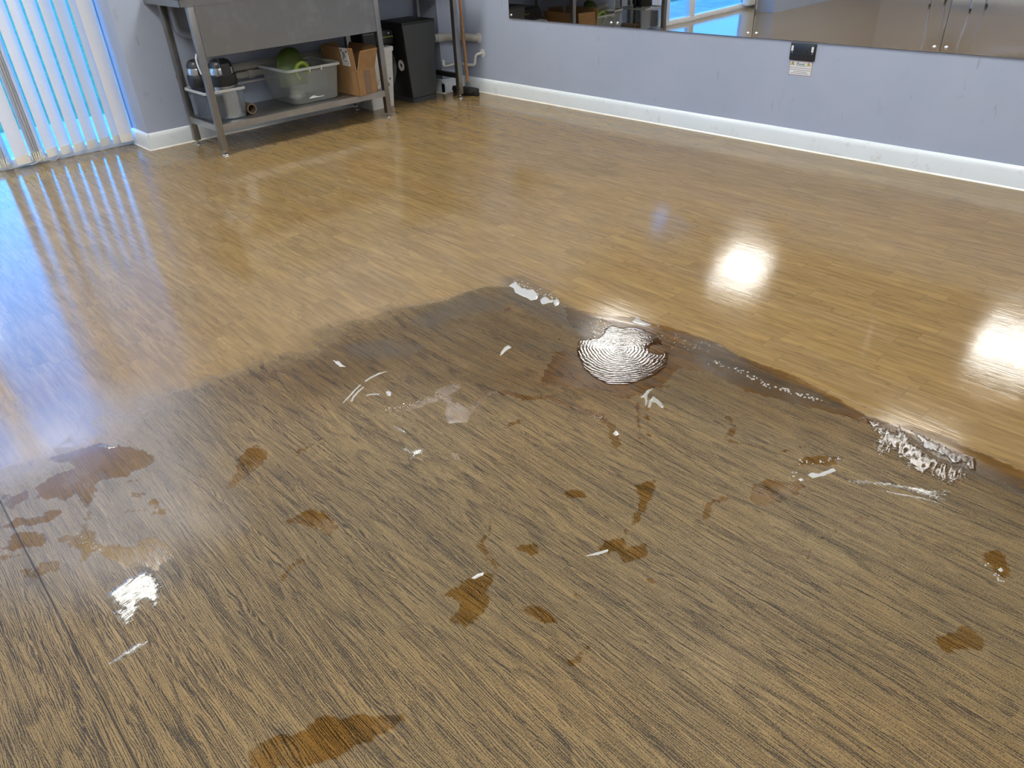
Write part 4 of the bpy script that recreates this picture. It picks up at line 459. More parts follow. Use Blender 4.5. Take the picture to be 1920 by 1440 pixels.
def make_room():
    T = .12
    struct(MB().box((XW, YB-T, 0), (XW+T, YW+.6, ZC)).done('wall_right', 'wall', smooth=False))
    struct(MB().box((REV, YW, 0), (XW, YD+.1, ZC)).done('wall_back', 'wall', smooth=False))
    struct(MB().box((XL-T, YW, 0), (-1.1, YD+.1, ZC)).done('wall_back_left', 'wall', smooth=False))
    struct(MB().box((-1.1, YW, 2.42), (REV, YD+.1, ZC)).done('wall_back_lintel', 'wall', smooth=False))
    struct(MB().box((3.985, 5.19, 0), (XW, YW, ZC)).done('wall_boxing', 'wall', smooth=False))
    struct(MB().box((XL-T, YB-T, 0), (XL, YW+.4, ZC)).done('wall_left', 'wall', smooth=False))
    struct(MB().box((XL, YB-T, 0), (XW, YB, ZC)).done('wall_front', 'wall', smooth=False))
    struct(MB().box((XL-T, YB-T, ZC), (XW+T, YD+.1, ZC+.1)).done('ceiling', 'ceiling', smooth=False))
    # skirting: profile swept along the walls
    prof = [(0, 0), (.018, 0), (.018, .078), (.015, .092), (.010, .101), (.004, .106), (0, .107)]
    def skirt(name, a, b, nrm):
        a = Vector(a); b = Vector(b); n = Vector(nrm)
        m = MB(); m.loft([[p+n*d+Vector((0, 0, z)) for d, z in prof] for p in (a, b)])
        o = struct(m.done(name, 'gloss'))
        s = MB(); s.loft([[p+n*d+Vector((0, 0, z)) for d, z in ((.017, 0), (.025, 0), (.023, .004), (.017, .008))] for p in (a, b)])
        s.done('floor_sealant', 'seal', o)
    skirt('baseboard_right', (XW, YB, 0), (XW, 5.172, 0), (-1, 0, 0))
    skirt('baseboard_back', (REV-.0183, YW, 0), (3.985, YW, 0), (0, -1, 0))
    skirt('baseboard_reveal', (REV, YW-.0179, 0), (REV, 5.70, 0), (-1, 0, 0))
    skirt('baseboard_boxing', (3.967, 5.19, 0), (XW, 5.19, 0), (0, -1, 0))
    skirt('baseboard_boxing_side', (3.985, 5.172, 0), (3.985, YW, 0), (-1, 0, 0))
    skirt('baseboard_left', (XL, YB, 0), (XL, YW, 0), (1, 0, 0))
    # patio door
    y0, y1 = 5.695, 5.765
    f = MB()
    for x0, x1 in ((-1.1, -1.03), (.20, .30), (REV-.010, REV)): f.box((x0, y0, .04), (x1, y1, 2.42), .006)
    f.box((-1.1, y0, .0), (REV, y1, .055), .006); f.box((-1.1, y0, 2.36), (REV, y1, 2.42), .006)
    o = struct(f.done('door_1', 'upvc'))
    for x0, x1 in ((-1.03, .20), (.30, REV-.010)): MB().box((x0, 5.705, .055), (x1, 5.715, 2.36)).done('pane', 'glass', o, smooth=False)
    # outdoors
    struct(MB().box((-14, YD+.1, -.22), (18, 7.6, -.12)).done('ground_patio', 'slab', smooth=False))
    struct(MB().box((-40, 7.6, -.24), (45, 60, -.14)).done('ground_lawn', 'lawn', smooth=False))
make_room()

def make_lamps():
    fr = None
    for i, x in enumerate((.42, 2.92, -2.1)):
        for j, y in enumerate((4.50, 1.42, -1.6)):
            h = .30
            place = ('nearest the mirror wall', 'in the middle row', 'nearest the far wall')[(1, 0, 2)[i]] + (' above the sink end', ' over the wet floor', ' behind the camera')[j]
            t = thing('ceiling_light', (x, y, ZC), 'square white LED ceiling panel ' + place, 'light', 'square ceiling panels')
            m = MB()
            for a, b in (((-h-.02, -h-.02), (h+.02, -h)), ((-h-.02, h), (h+.02, h+.02)), ((-h-.02, -h), (-h, h)), ((h, -h), (h+.02, h))):
                m.box((x+a[0], y+a[1], ZC-.014), (x+b[0], y+b[1], ZC-.0005))
            m.done('frame', 'white', t)
            MB().box((x-h, y-h, ZC-.010), (x+h, y+h, ZC-.001)).done('diffuser', 'lamp', t, smooth=False)
make_lamps()

# ---------------------------------------------------------------- mirrors on the right wall
def make_mirrors():
    names = ['wall mirror panel nearest the corner, sink and bin in it', 'second wall mirror panel from the corner, blue floor glare in it', 'wall mirror panel above the black socket', 'wall mirror panel with chair legs in it, right of the socket one', 'wall mirror panel outside the view past the chair reflection']
    ys = [4.583, 3.543, 2.506, 1.468, .43, -.61]
    for k in range(5):
        ya, yb = ys[k+1]+.0015, ys[k]-.0015
        zb = .572+.002*k
        t = thing('wall_mirror', (XW, (ya+yb)/2, zb), names[k], 'mirror', 'mirror panels in a row')
        lean = (0, .016, .004, 0, 0)[k]           # loose sheets stand a little off the wall at the top
        sh = MB().box((XW-.009, ya, zb), (XW-.003, yb, 2.42), .0012, 1)
        for v in sh.b.verts: v.co.x -= lean*(v.co.z-zb)/(2.42-zb)
        sh.done('mirror_sheet', 'mirror', t, loc=(XW, (ya+yb)/2, zb), smooth=False)
        MB().box((XW-.003, ya, zb-.003), (XW-.0002, yb, 2.42)).done('backing', 'grey', t, smooth=False)
        for yy in (ya+.026, yb-.026):
            for zz in (zb+.022, 2.39):
                MB().lathe([(.0095, 0), (.009, -.004), (.006, -.0075), (.001, -.009)], (XW-.009, yy, zz), 14, 'x').done('screw_cap', 'chrome', t)
make_mirrors()

# ---------------------------------------------------------------- socket and its sticker
def make_socket():
    yc, zc = 2.181, .521
    hw, hh = .074, .043
    t = thing('wall_socket', (XW, yc, zc), 'black double wall socket with two white rocker switches under the mirror', 'socket')
    m = MB(); loops = []
    for s, d in ((1.0, .0), (1.0, .006), (.985, .0085), (.95, .0095)):
        loops.append([(XW-d, yc+p[0]*1, zc+p[1]) for p in [(q[0], q[1]) for q in rrect(0, 0, hw*s, hh*s, .006*s, 0)]])
    m.loft(loops); m.done('plate', 'socket', t)
    MB().box((XW-.0005, yc-hw-.004, zc-hh), (XW, yc+hw+.004, zc+hh+.004)).done('back_plate', 'grey', t)
    for s in (1, -1):
        MB().box((XW-.014, yc+s*.060-.006, zc+.004), (XW-.009, yc+s*.060+.006, zc+.031), .0015).done('rocker_switch', 'paper', t, label='white rocker')
        MB().lathe([(.0032, 0), (.003, -.001), (.001, -.0016)], (XW-.0095, yc+s*.060, zc-.004), 12, 'x').done('screw', 'chrome', t)
        h = MB(); c = yc+s*.028
        h.box((XW-.0098, c-.002, zc-.001), (XW-.0092, c+.002, zc+.009))
        for e in (1, -1): h.box((XW-.0098, c+e*.011-.0035, zc-.021), (XW-.0092, c+e*.011+.0035, zc-.0165))
        h.done('pin_holes', 'hole', t)
    # sticker: coordinate a runs left to right as seen from the room (towards -y)
    w, hgt = .068, .077
    zb = zc-hh-.002-hgt
    t = thing('warning_sticker', (XW, yc, zb+hgt), 'white warning sticker with two yellow triangles stuck below the socket', 'sticker')
    R = lambda a0, a1, z0, z1, dep, mb: mb.box((XW-dep, yc-a1+.0, zb+z0), (XW-dep+.0003, yc-a0, zb+z1))
    R(-w, w, 0, hgt, .0008, MB()).done('border', 'stick_pink', t, smooth=False)
    R(-w+.003, w-.003, .003, hgt-.003, .0012, MB()).done('paper', 'paper', t, smooth=False)
    for c in (-.050, .046):
        for sc, dep, mt, nm in ((1.0, .0016, 'dkink', 'triangle_outline'), (.78, .0020, 'yellow', 'warning_triangle')):
            g = MB(); zz = zb+.052+.020*(1-sc)*.3
            g.loft([[(XW-dep+e, yc-(c-.012*sc), zz), (XW-dep+e, yc-(c+.012*sc), zz), (XW-dep+e, yc-c, zz+.020*sc)] for e in (0, .0003)])
            g.done(nm, mt, t, smooth=False)
        R(c-.0012, c+.0012, .0575, .064, .0024, MB()).done('triangle_mark', 'dkink', t, smooth=False)
    lg = MB()                                    # green wordmark, too small to read
    for i, (a, b, z0, z1) in enumerate(((-.016, -.011, .055, .062), (-.009, -.004, .0545, .061), (-.002, .003, .055, .062), (.005, .010, .0545, .061), (.012, .017, .055, .062), (.018, .021, .055, .066))):
        R(a, b, z0, z1, .0016, lg)
    lg.done('wordmark', 'logog', t, smooth=False)
    pk = MB(); R(-.026, -.021, .054, .0605, .0016, pk); R(-.023, -.018, .060, .0655, .0016, pk); R(-.020, -.015, .065, .070, .0016, pk); pk.done('wordmark_peak', 'logob', t, smooth=False)
    ln = MB()
    for a0, a1, z0 in ((-.028, .032, .049), (-.062, .060, .038), (-.062, .060, .0275), (-.040, .040, .018), (-.054, .052, .0095)):
        a = a0
        while a < a1:
            b = min(a1, a+random.uniform(.004, .011)); R(a, b, z0, z0+.0022, .0016, ln); a = b+.0012
    ln.done('text_lines', 'dkink', t, smooth=False)
make_socket()

# ---------------------------------------------------------------- vertical blinds
def slat(parent, cx, cy, ang, z0=.035, z1=2.39, w=.089, bow=.006):
    m = MB(); ca, sa = math.cos(ang), math.sin(ang); n = 6; P = []
    for k in range(n+1):
        s = (k/n-.5)*w; b = bow*(1-(2*k/n-1)**2); P.append((cx+s*ca+b*sa, cy+s*sa-b*ca))
    nz = 10
    for a, b in zip(P, P[1:]):
        for j in range(nz):
            za, zb = z0+(z1-z0)*j/nz, z0+(z1-z0)*(j+1)/nz
            m.quad((*a, za), (*b, za), (*b, zb), (*a, zb))
    bmesh.ops.remove_doubles(m.b, verts=m.b.verts, dist=1e-5)
    o = m.done('slat', 'slat', parent)
    h = MB(); e = .0022
    L = [[(x-sa*d, y+ca*d, z) for (x, y), d in zip(P, [e]*7)]+[(x-sa*d, y+ca*d, z) for (x, y), d in zip(reversed(P), [-e]*7)] for z in (z0-.001, z0+.004, z0+.050)]
    h.loft(L); h.done('weight_pocket', 'pocket', o)
    return P
def make_blinds():
    yb = 5.665
    t = thing('vertical_blind', (1.2, yb, 0), 'right half of the cream vertical blinds, fanned slats beside a gathered stack', 'blind', None)
    MB().box((.28, yb-.02, 2.39), (REV-.005, yb+.02, 2.418), .003).done('headrail', 'ali', t)
    ends = []
    for k in range(7):
        x = 1.097+k*.0835 if k < 6 else 1.562; slat(t, x, yb-(.022 if k == 6 else 0), math.radians(27+random.uniform(-3, 3)) if k < 6 else math.radians(4)); ends.append(x)
    st = []
    for k, (x, a) in enumerate(((.800, 60), (.813, 62), (.826, 60), (.839, 63), (.910, 14), (.985, 60), (.998, 62), (1.011, 61), (1.024, 63), (1.037, 62))):
        slat(t, x, yb-(.050 if a < 40 else 0), math.radians(a), bow=.004 if a > 40 else .010); st.append(x)
    def chain(xa, xb, sag, y):
        p = [(xa+(xb-xa)*i/10, y, .040-sag*math.sin(math.pi*i/10)) for i in range(11)]; MB().tube(p, .0016, 6).done('bead_chain', 'bead', t)
    for a, b in zip(ends, ends[1:]): chain(a+.03, b-.03, .012, yb-.008); 
    for a in st:
        MB().lathe([(.0035*(1 if q % 2 else .45), .026+.0045*q) for q in range(9)], (a, yb-.048, 0), 8).done('chain_clip', 'bead', t)
    chain(1.04, 1.12, .030, yb-.03); chain(.90, 1.0, .020, yb-.05); chain(.79, .88, .022, yb-.04); chain(1.60, 1.66-.05, .02, yb-.04)
    MB().lathe([(.004*(1 if q % 2 else .45), .03+.006*q) for q in range(17)], (1.589, yb-.008, 0), 8).done('chain_clip', 'bead', t)
    t = thing('vertical_blind', (-.9, yb, 0), 'other half of the cream vertical blinds, gathered at the far end', 'blind', None)
    MB().box((-1.08, yb-.02, 2.39), (.26, yb+.02, 2.418), .003).done('headrail', 'ali', t)
    for k in range(11): slat(t, -1.05+k*.020, yb, math.radians(82))
make_blinds()

# ---------------------------------------------------------------- steel sink unit
ZS = .190
def make_sink():
    t = thing('sink_unit', (1.90, 4.86, 0), 'long stainless steel sink unit with deep apron and low shelf against the wall', 'sink')
    x0, x1, y0, y1 = 1.842, 4.00, 4.830, 5.400
    m = MB(); z0, z1 = .866, .905
    # rim of the top: ring around one bowl and a drainer
    bx0, bx1, by0, by1 = 2.27, 3.10, 4.93, 5.30
    for lo, hi in (((x0, y0, z1-.003), (x1, by0, z1)), ((x0, by1, z1-.003), (x1, y1, z1)), ((x0, by0, z1-.003), (bx0, by1, z1)), ((bx1, by0, z1-.003), (x1, by1, z1))): m.box(lo, hi)
    m.box((x0, y0, z0), (x1, y0+.003, z1)); m.box((x0, y0, z0), (x0+.003, y1, z1)); m.box((x1-.003, y0, z0), (x1, y1, z1))
    m.box((x0, y1-.012, z1), (x1, y1, z1+.06), .003)
    m.done('worktop', 'steel', t)
    b = MB()
    b.box((bx0, by0, .60), (bx1, by1, .603)); b.box((bx0, by0, .60), (bx0+.002, by1, z1)); b.box((bx1-.002, by0, .60), (bx1, by1, z1)); b.box((bx0, by0, .60), (bx1, by0+.002, z1)); b.box((bx0, by1-.002, .60), (bx1, by1, z1))
    b.done('bowl', 'steel', t)
    MB().box((1.928, 4.838, .585), (3.172, 4.841, .866), .001, 1).done('apron', 'steel', t)
    s = MB()
    s.box((1.90, 4.845, ZS-.003), (3.185, 5.30, ZS)); s.box((1.90, 4.842, ZS-.040), (3.185, 4.845, ZS)); s.box((1.90, 5.297, ZS-.04), (3.185, 5.30, ZS)); s.box((1.888, 4.86, ZS-.040), (1.891, 5.28, ZS+.001)); s.box((3.182, 4.86, ZS-.040), (3.185, 5.28, ZS+.001))
    s.done('shelf', 'steel_shelf', t)
    for x, y in ((1.907, 4.86), (3.195, 4.86), (1.905, 5.285), (3.195, 5.285), (3.945, 4.925), (3.925, 5.355)):
        w = .020
        lg = MB().box((x-w, y-w, .030), (x+w, y+w, z1-.004), .003).done('leg', 'steelz', t)
        MB().lathe([(.008, .034), (.008, .014), (.014, .012), (.022, .006), (.023, 0)], (x, y, .0), 16).done('adjustable_foot', 'steelp', lg)
    MB().box((3.928, 4.94, .150), (3.962, 5.345, .186), .003).done('side_rail', 'black', t)
make_sink()

def make_pipes():
    y = 5.36
    t = thing('waste_pipe', (2.2, y, .37), 'pale grey waste pipe pair running along the wall under the sink bowl', 'pipe')
    MB().tube(smooth_path([(2.02, y, .370), (3.16, y, .370), (3.19, YW-.001, .370)], 6, .02), .024, 14).done('lower_pipe', 'greypipe', t)
    MB().tube(smooth_path([(2.14, 5.39, .425), (2.20, y, .425), (2.50, y, .425), (3.16, y, .422), (3.19, YW-.001, .422)]), .026, 14).done('upper_pipe', 'greypipe', t)
    for x in (2.42, 2.9): MB().lathe([(.024, -.02), (.030, -.018), (.030, .018), (.024, .02)], (x, y, .370), 18, 'x').done('coupling', 'greypipe', t)
    for x in (2.2, 3.1):
        MB().box((x-.01, y+.005, .33), (x+.01, YW-.002, .41), .002).done('pipe_bracket', 'greypipe', t)
    tag(MB().tube(smooth_path([(1.995, 5.37, .865), (1.995, 5.37, .69), (2.06, 5.37, .655), (2.40, 5.37, .64)], 6, .05), .021, 14).done('drain_pipe', 'wall'), 'lavender painted drain pipe elbowing under the left end of the sink', 'pipe')
    tag(MB().tube([(2.02, 5.375, .318), (3.20, 5.375, .318)], .0075, 10).done('overflow_pipe', 'white'), 'thin white pipe along the wall below the grey waste pipes', 'pipe')
    tag(MB().tube(smooth_path([(1.922, 5.392, .43), (1.926, 5.385, .36), (1.935, 5.375, .312), (1.99, 5.375, .310), (2.10, 5.375, .310), (2.14, YW-.001, .310)]), .0085, 10).done('copper_pipe', 'copper'), 'dark copper pipe bending behind the left rear sink leg', 'pipe')
    tag(MB().tube(smooth_path([(1.881, 4.862, .610), (1.871, 4.862, .585), (1.872, 4.862, .545), (1.881, 4.862, .495)]), .0055, 8).done('cable', 'white'), 'short white cable hanging at the left front sink leg', 'cable')
    # beyond the drainer: big grey waste and small white pipe into the right wall
    t = thing('waste_pipe', (4.05, 5.13, .41), 'short fat grey waste pipe elbowed into the mirror wall behind the broom', 'pipe')
    MB().tube(smooth_path([(3.90, 5.147, .432), (4.03, 5.145, .428), (4.138, 5.11, .418), (4.178, 4.99, .412), (4.207, 4.965, .410)], 6, .05), .0275, 18).done('pipe_run', 'greypipe', t)
    MB().lathe([(.0275, -.006), (.036, -.006), (.036, .0), (.0275, .0)], (4.2075, 4.960, .410), 22, 'x').done('wall_flange', 'white', t)
    MB().lathe([(.0275, -.03), (.033, -.028), (.033, .028), (.0275, .03)], (3.95, 5.147, .430), 22, 'x').done('coupling', 'greypipe', t)
    t = thing('supply_pipe', (4.05, 5.13, .22), 'thin white plastic pipe stepping up into the mirror wall', 'pipe')
    MB().tube(smooth_path([(3.965, 5.14, .246), (3.965, 5.14, .218), (4.02, 5.14, .212), (4.10, 5.13, .226), (4.155, 5.03, .208), (4.168, 4.985, .212), (4.170, 4.965, .290), (4.207, 4.925, .300)], 6, .022), .0105, 12).done('pipe_run', 'white', t)
    MB().lathe([(.011, -.004), (.030, -.003), (.031, 0), (.011, 0)], (4.2075, 4.925, .300), 22, 'x').done('wall_flange', 'white', t)
    MB().box((3.950, 5.13, .225), (3.980, 5.15, .262), .003).done('stop_tap', 'white', t)
make_pipes()

# ---------------------------------------------------------------- things on the shelf
def open_tub(name, loc, b0, b1, t0, t1, h, mat, rimmat, label, r=.03, rim=.012):
    """tapered tub: bottom rectangle b0..b1, top rectangle t0..t1"""
    t = thing(name, loc, label, 'tub'); z0 = ZS+.001
    cb = [(a+b)/2 for a, b in zip(b0, b1)]; hb = [(b-a)/2 for a, b in zip(b0, b1)]
    ct = [(a+b)/2 for a, b in zip(t0, t1)]; ht = [(b-a)/2 for a, b in zip(t0, t1)]
    def L(f, ins, z): return rrect(cb[0]+(ct[0]-cb[0])*f, cb[1]+(ct[1]-cb[1])*f, hb[0]+(ht[0]-hb[0])*f-ins, hb[1]+(ht[1]-hb[1])*f-ins, r, z)
    m = MB(); m.loft([L(0, .014, z0), L(.02, .004, z0+.006), L(.05, 0, z0+.014), L(.5, 0, z0+h*.5), L(1, 0, z0+h)], True, False)
    m.done('body', mat, t)
    k = MB(); k.loft([L(1, 0, z0+h-.016), L(1, -rim, z0+h-.014), L(1, -rim, z0+h-.002), L(1, -rim*.6, z0+h+.002), L(1, -.001, z0+h+.001), L(1, 0.001, z0+h-.010)], False, False)
    k.done('rim', rimmat, t)
    return t
def make_shelf_things():
    open_tub('storage_tub', (2.67, 5.13, ZS), (2.500, 4.925), (2.845, 5.285), (2.472, 4.905), (2.872, 5.318), .232, 'clear', 'rim', 'large clear plastic tub holding green things on the shelf', .035)
    tub = bpy.data.objects['storage_tub']
    for x in (2.63, 2.72): MB().box((x-.003, 4.885, ZS+.205), (x+.003, 4.897, ZS+.236), .001, 1).done('rim_clip', 'white', tub)
    w = MB(); w.loft([[(2.600+.016*i, 4.9105-.004-.0012*abs(i-3), ZS+.038+.012*math.exp(-(i-2)**2/2.0)+dz) for i in range(8)]+[(2.600+.016*i, 4.9105-.004, ZS+.034+dz) for i in reversed(range(8))] for dz in (0, .0015)])
    w.done('torn_label', 'paper', tub)
    # dark green scoop: domed cap shape standing on edge in the tub
    t = thing('green_dustpan', (2.62, 5.10, ZS+.03), 'dark green plastic dustpan standing up inside the clear tub', 'dustpan')
    m = MB(); loops = []
    for i in range(9):
        f = i/8; z = ZS+.10+.235*math.sin(f*math.pi/2); hw = .110*(1-f**2.6)+.006
        loops.append([(2.615+.035*f+hw*math.cos(a)*1.0, 5.13+.05*f+.055*math.sin(a)*(1-.75*f), z) for a in [2*math.pi*k/20 for k in range(20)]])
    m.loft(loops); m.done('pan', 'green', t)
    m = MB(); m.tube([(2.640+.048*math.cos(a), 5.02-.01*math.sin(a), ZS+.195+.055*math.sin(a)) for a in [math.pi*(1.35-1.5*k/14) for k in range(15)]], [.014]*15, 10); m.done('handle', 'lime', t, label='light green handle')
    cl = MB().lathe([(.002, .012), (.040, .013), (.062, .030), (.056, .052), (.036, .064), (.002, .066)], (2.60, 5.07, ZS), 24)
    for v in cl.b.verts:
        w = mnoise.fractal(v.co*22, 1.0, 2.0, 3); v.co += Vector((w*.020, mnoise.noise(v.co*31)*.016, abs(w)*.012))
    tag(cl.done('crumpled_cloth', 'greypipe'), 'pale crumpled cloth at the bottom of the clear tub', 'cloth')
    # small box with two flasks
    open_tub('clear_box', (2.01, 5.02, ZS), (1.902, 4.902), (2.128, 5.19), (1.888, 4.896), (2.147, 5.21), .188, 'clears', 'rim', 'small clear plastic box holding two steel flasks on the shelf', .018, .008)
    def flask(x, y, s, label, body='steelp'):
        t = thing('vacuum_flask', (x, y, ZS+.004), label, 'flask', 'steel flasks in the clear box'); z = ZS+.005
        MB().lathe([(.072*s, 0), (.076*s, .004), (.076*s, .196), (.070*s, .200)], (x, y, z), 36).done('flask_body', body, t)
        MB().lathe([(.074*s, .196), (.084*s, .199), (.086*s, .212), (.085*s, .262), (.080*s, .268)], (x, y, z), 36).done('black_collar', 'black', t)
        MB().lathe([(.079*s, .267), (.079*s, .290), (.075*s, .306)], (x, y, z), 36).done('chrome_band', 'steelp', t)
        MB().lathe([(.075*s, .304), (.070*s, .325), (.058*s, .343), (.038*s, .352), (.002, .354)], (x, y, z), 28).done('lid', 'black', t)
        m = MB(); m.loft([[(x+.030*s, y-.086*s, z+.262), (x-.030*s, y-.086*s, z+.262), (x-.030*s, y-.04*s, z+.262), (x+.030*s, y-.04*s, z+.262)], [(x+.028*s, y-.078*s, z+.330), (x-.028*s, y-.078*s, z+.330), (x-.028*s, y-.03*s, z+.340), (x+.028*s, y-.03*s, z+.340)], [(x+.020*s, y-.045*s, z+.358), (x-.020*s, y-.045*s, z+.358), (x-.02*s, y-.02*s, z+.358), (x+.02*s, y-.02*s, z+.358)]])
        m.done('spout', 'black', t)
        return t
    flask(2.062, 4.990, 1.0, 'brushed steel flask with black lid, front one in the clear box')
    flask(1.962, 5.118, .85, 'black flask with steel band behind the sink leg in the clear box', 'navy')
    m = MB(); m.box((1.918, 4.915, ZS+.010), (1.985, 5.020, ZS+.155), .012); tag(m.done('coffee_canister', 'navy'), 'dark navy canister in the left of the small clear box', 'canister')
    m = MB(); n = 26; z = ZS+.034
    m.loft([[(2.195+rr*math.cos(a), y, z+rr*math.sin(a)) for a in [2*math.pi*k/n for k in range(n)]] for rr, y in ((.032, 4.955), (.032, 5.13), (.026, 5.13), (.026, 4.955), (.032, 4.955))], False, False)
    tag(m.done('cardboard_tube', 'roll'), 'short brown cardboard tube lying beside the small clear box', 'tube')
    # open carton
    t = thing('cardboard_box', (3.03, 5.02, ZS), 'open brown cardboard box with raised flaps at the shelf end', 'box')
    A = Vector((2.938, 4.803, 0)); ux = Vector((.972, .235, 0)).normalized(); uy = Vector((-.03, 1, 0)).normalized()
    wd, dp, z0, z1, th = .190, .40, ZS+.001, ZS+.168, .005
    P = lambda a, b, z: tuple(A+ux*a+uy*b+Vector((0, 0, z)))
    def panel(a0, a1, b0, b1, za, zb):
        return MB().loft([[P(a0, b0, za), P(a1, b0, za), P(a1, b1, za), P(a0, b1, za)], [P(a0, b0, zb), P(a1, b0, zb), P(a1, b1, zb), P(a0, b1, zb)]])
    body = panel(0, wd, 0, th, z0, z1)
    for q in ((0, th, 0, dp), (wd-th, wd, 0, dp), (0, wd, dp-th, dp)):
        body.loft([[P(q[0], q[2], z), P(q[1], q[2], z), P(q[1], q[3], z), P(q[0], q[3], z)] for z in (z0, z1)])
    body.loft([[P(0, 0, z), P(wd, 0, z), P(wd, dp, z), P(0, dp, z)] for z in (z0, z0+th)])
    bo = body.done('box_body', 'card', t)
    panel(wd*.36, wd*.70, -.0012, 0, z0+.004, z1-.004).done('parcel_tape', 'tape', bo)
    def flap(p0, p1, dirv, ln, nm='flap', mat='card'):
        p0, p1, dirv = Vector(p0), Vector(p1), Vector(dirv).normalized(); nn = (p1-p0).cross(dirv).normalized()*th*.5
        return MB().loft([[p0-nn, p1-nn, p1+nn, p0+nn], [p0+dirv*ln-nn, p1+dirv*ln-nn, p1+dirv*ln+nn, p0+dirv*ln+nn]]).done(nm, mat, t)
    lf = flap(P(.004, 0.0, z1), P(.004, dp, z1), (-.10, 0, 1), .150)
    flap(P(.012, 0.003, z1), P(wd-.002, .003, z1), (.26, -.12, 1), .130)
    flap(P(wd-.004, .05, z1), P(wd-.004, dp-.01, z1), (.55, 0, 1), .150)
    flap(P(.02, dp-.004, z1), P(wd-.02, dp-.004, z1), (0, .12, 1), .15, mat='cardin')
    # delivery label on the tall left flap (outer side)
    def onflap(b0, b1, h0, h1, off, nm, mat, mb=None, fin=True):
        mb = mb or MB(); dv = Vector((-.10, 0, 1)).normalized(); nn = Vector((-1, 0, -.10)).normalized()
        q = lambda b, h, o: Vector(P(.004, b, z1))+dv*h+nn*o
        mb.loft([[q(b0, h0, off), q(b1, h0, off), q(b1, h1, off), q(b0, h1, off)], [q(b0, h0, off+.0004), q(b1, h0, off+.0004), q(b1, h1, off+.0004), q(b0, h1, off+.0004)]])
        return mb.done(nm, mat, lf) if fin else mb
    onflap(.055, .150, .030, .148, .0032, 'delivery_label', 'paper')
    bars = MB()
    for i in range(9): onflap(.092+.004*i, .0925+.004*i+.001*(i % 3), .085, .125, .0040, '', '', bars, False)
    for b0, b1, h0, h1 in ((.065, .080, .12, .135), (.122, .130, .07, .085), (.125, .142, .125, .14), (.07, .085, .045, .05), (.075, .12, .06, .064)): onflap(b0, b1, h0, h1, .0040, '', '', bars, False)
    bars.done('label_print', 'dkink', lf)
    MB().loft([[P(.03, .04, z) for z in ()] or [P(.02, .06, z0+.02), P(wd-.02, .06, z0+.02), P(wd-.02, dp-.03, z0+.02), P(.02, dp-.03, z0+.02)], [P(.03, .06, z1-.02), P(wd-.03, .06, z1-.01), P(wd-.03, dp-.04, z1+.03), P(.03, dp-.04, z1)]]).done('dark_contents', 'black', t)
make_shelf_things()

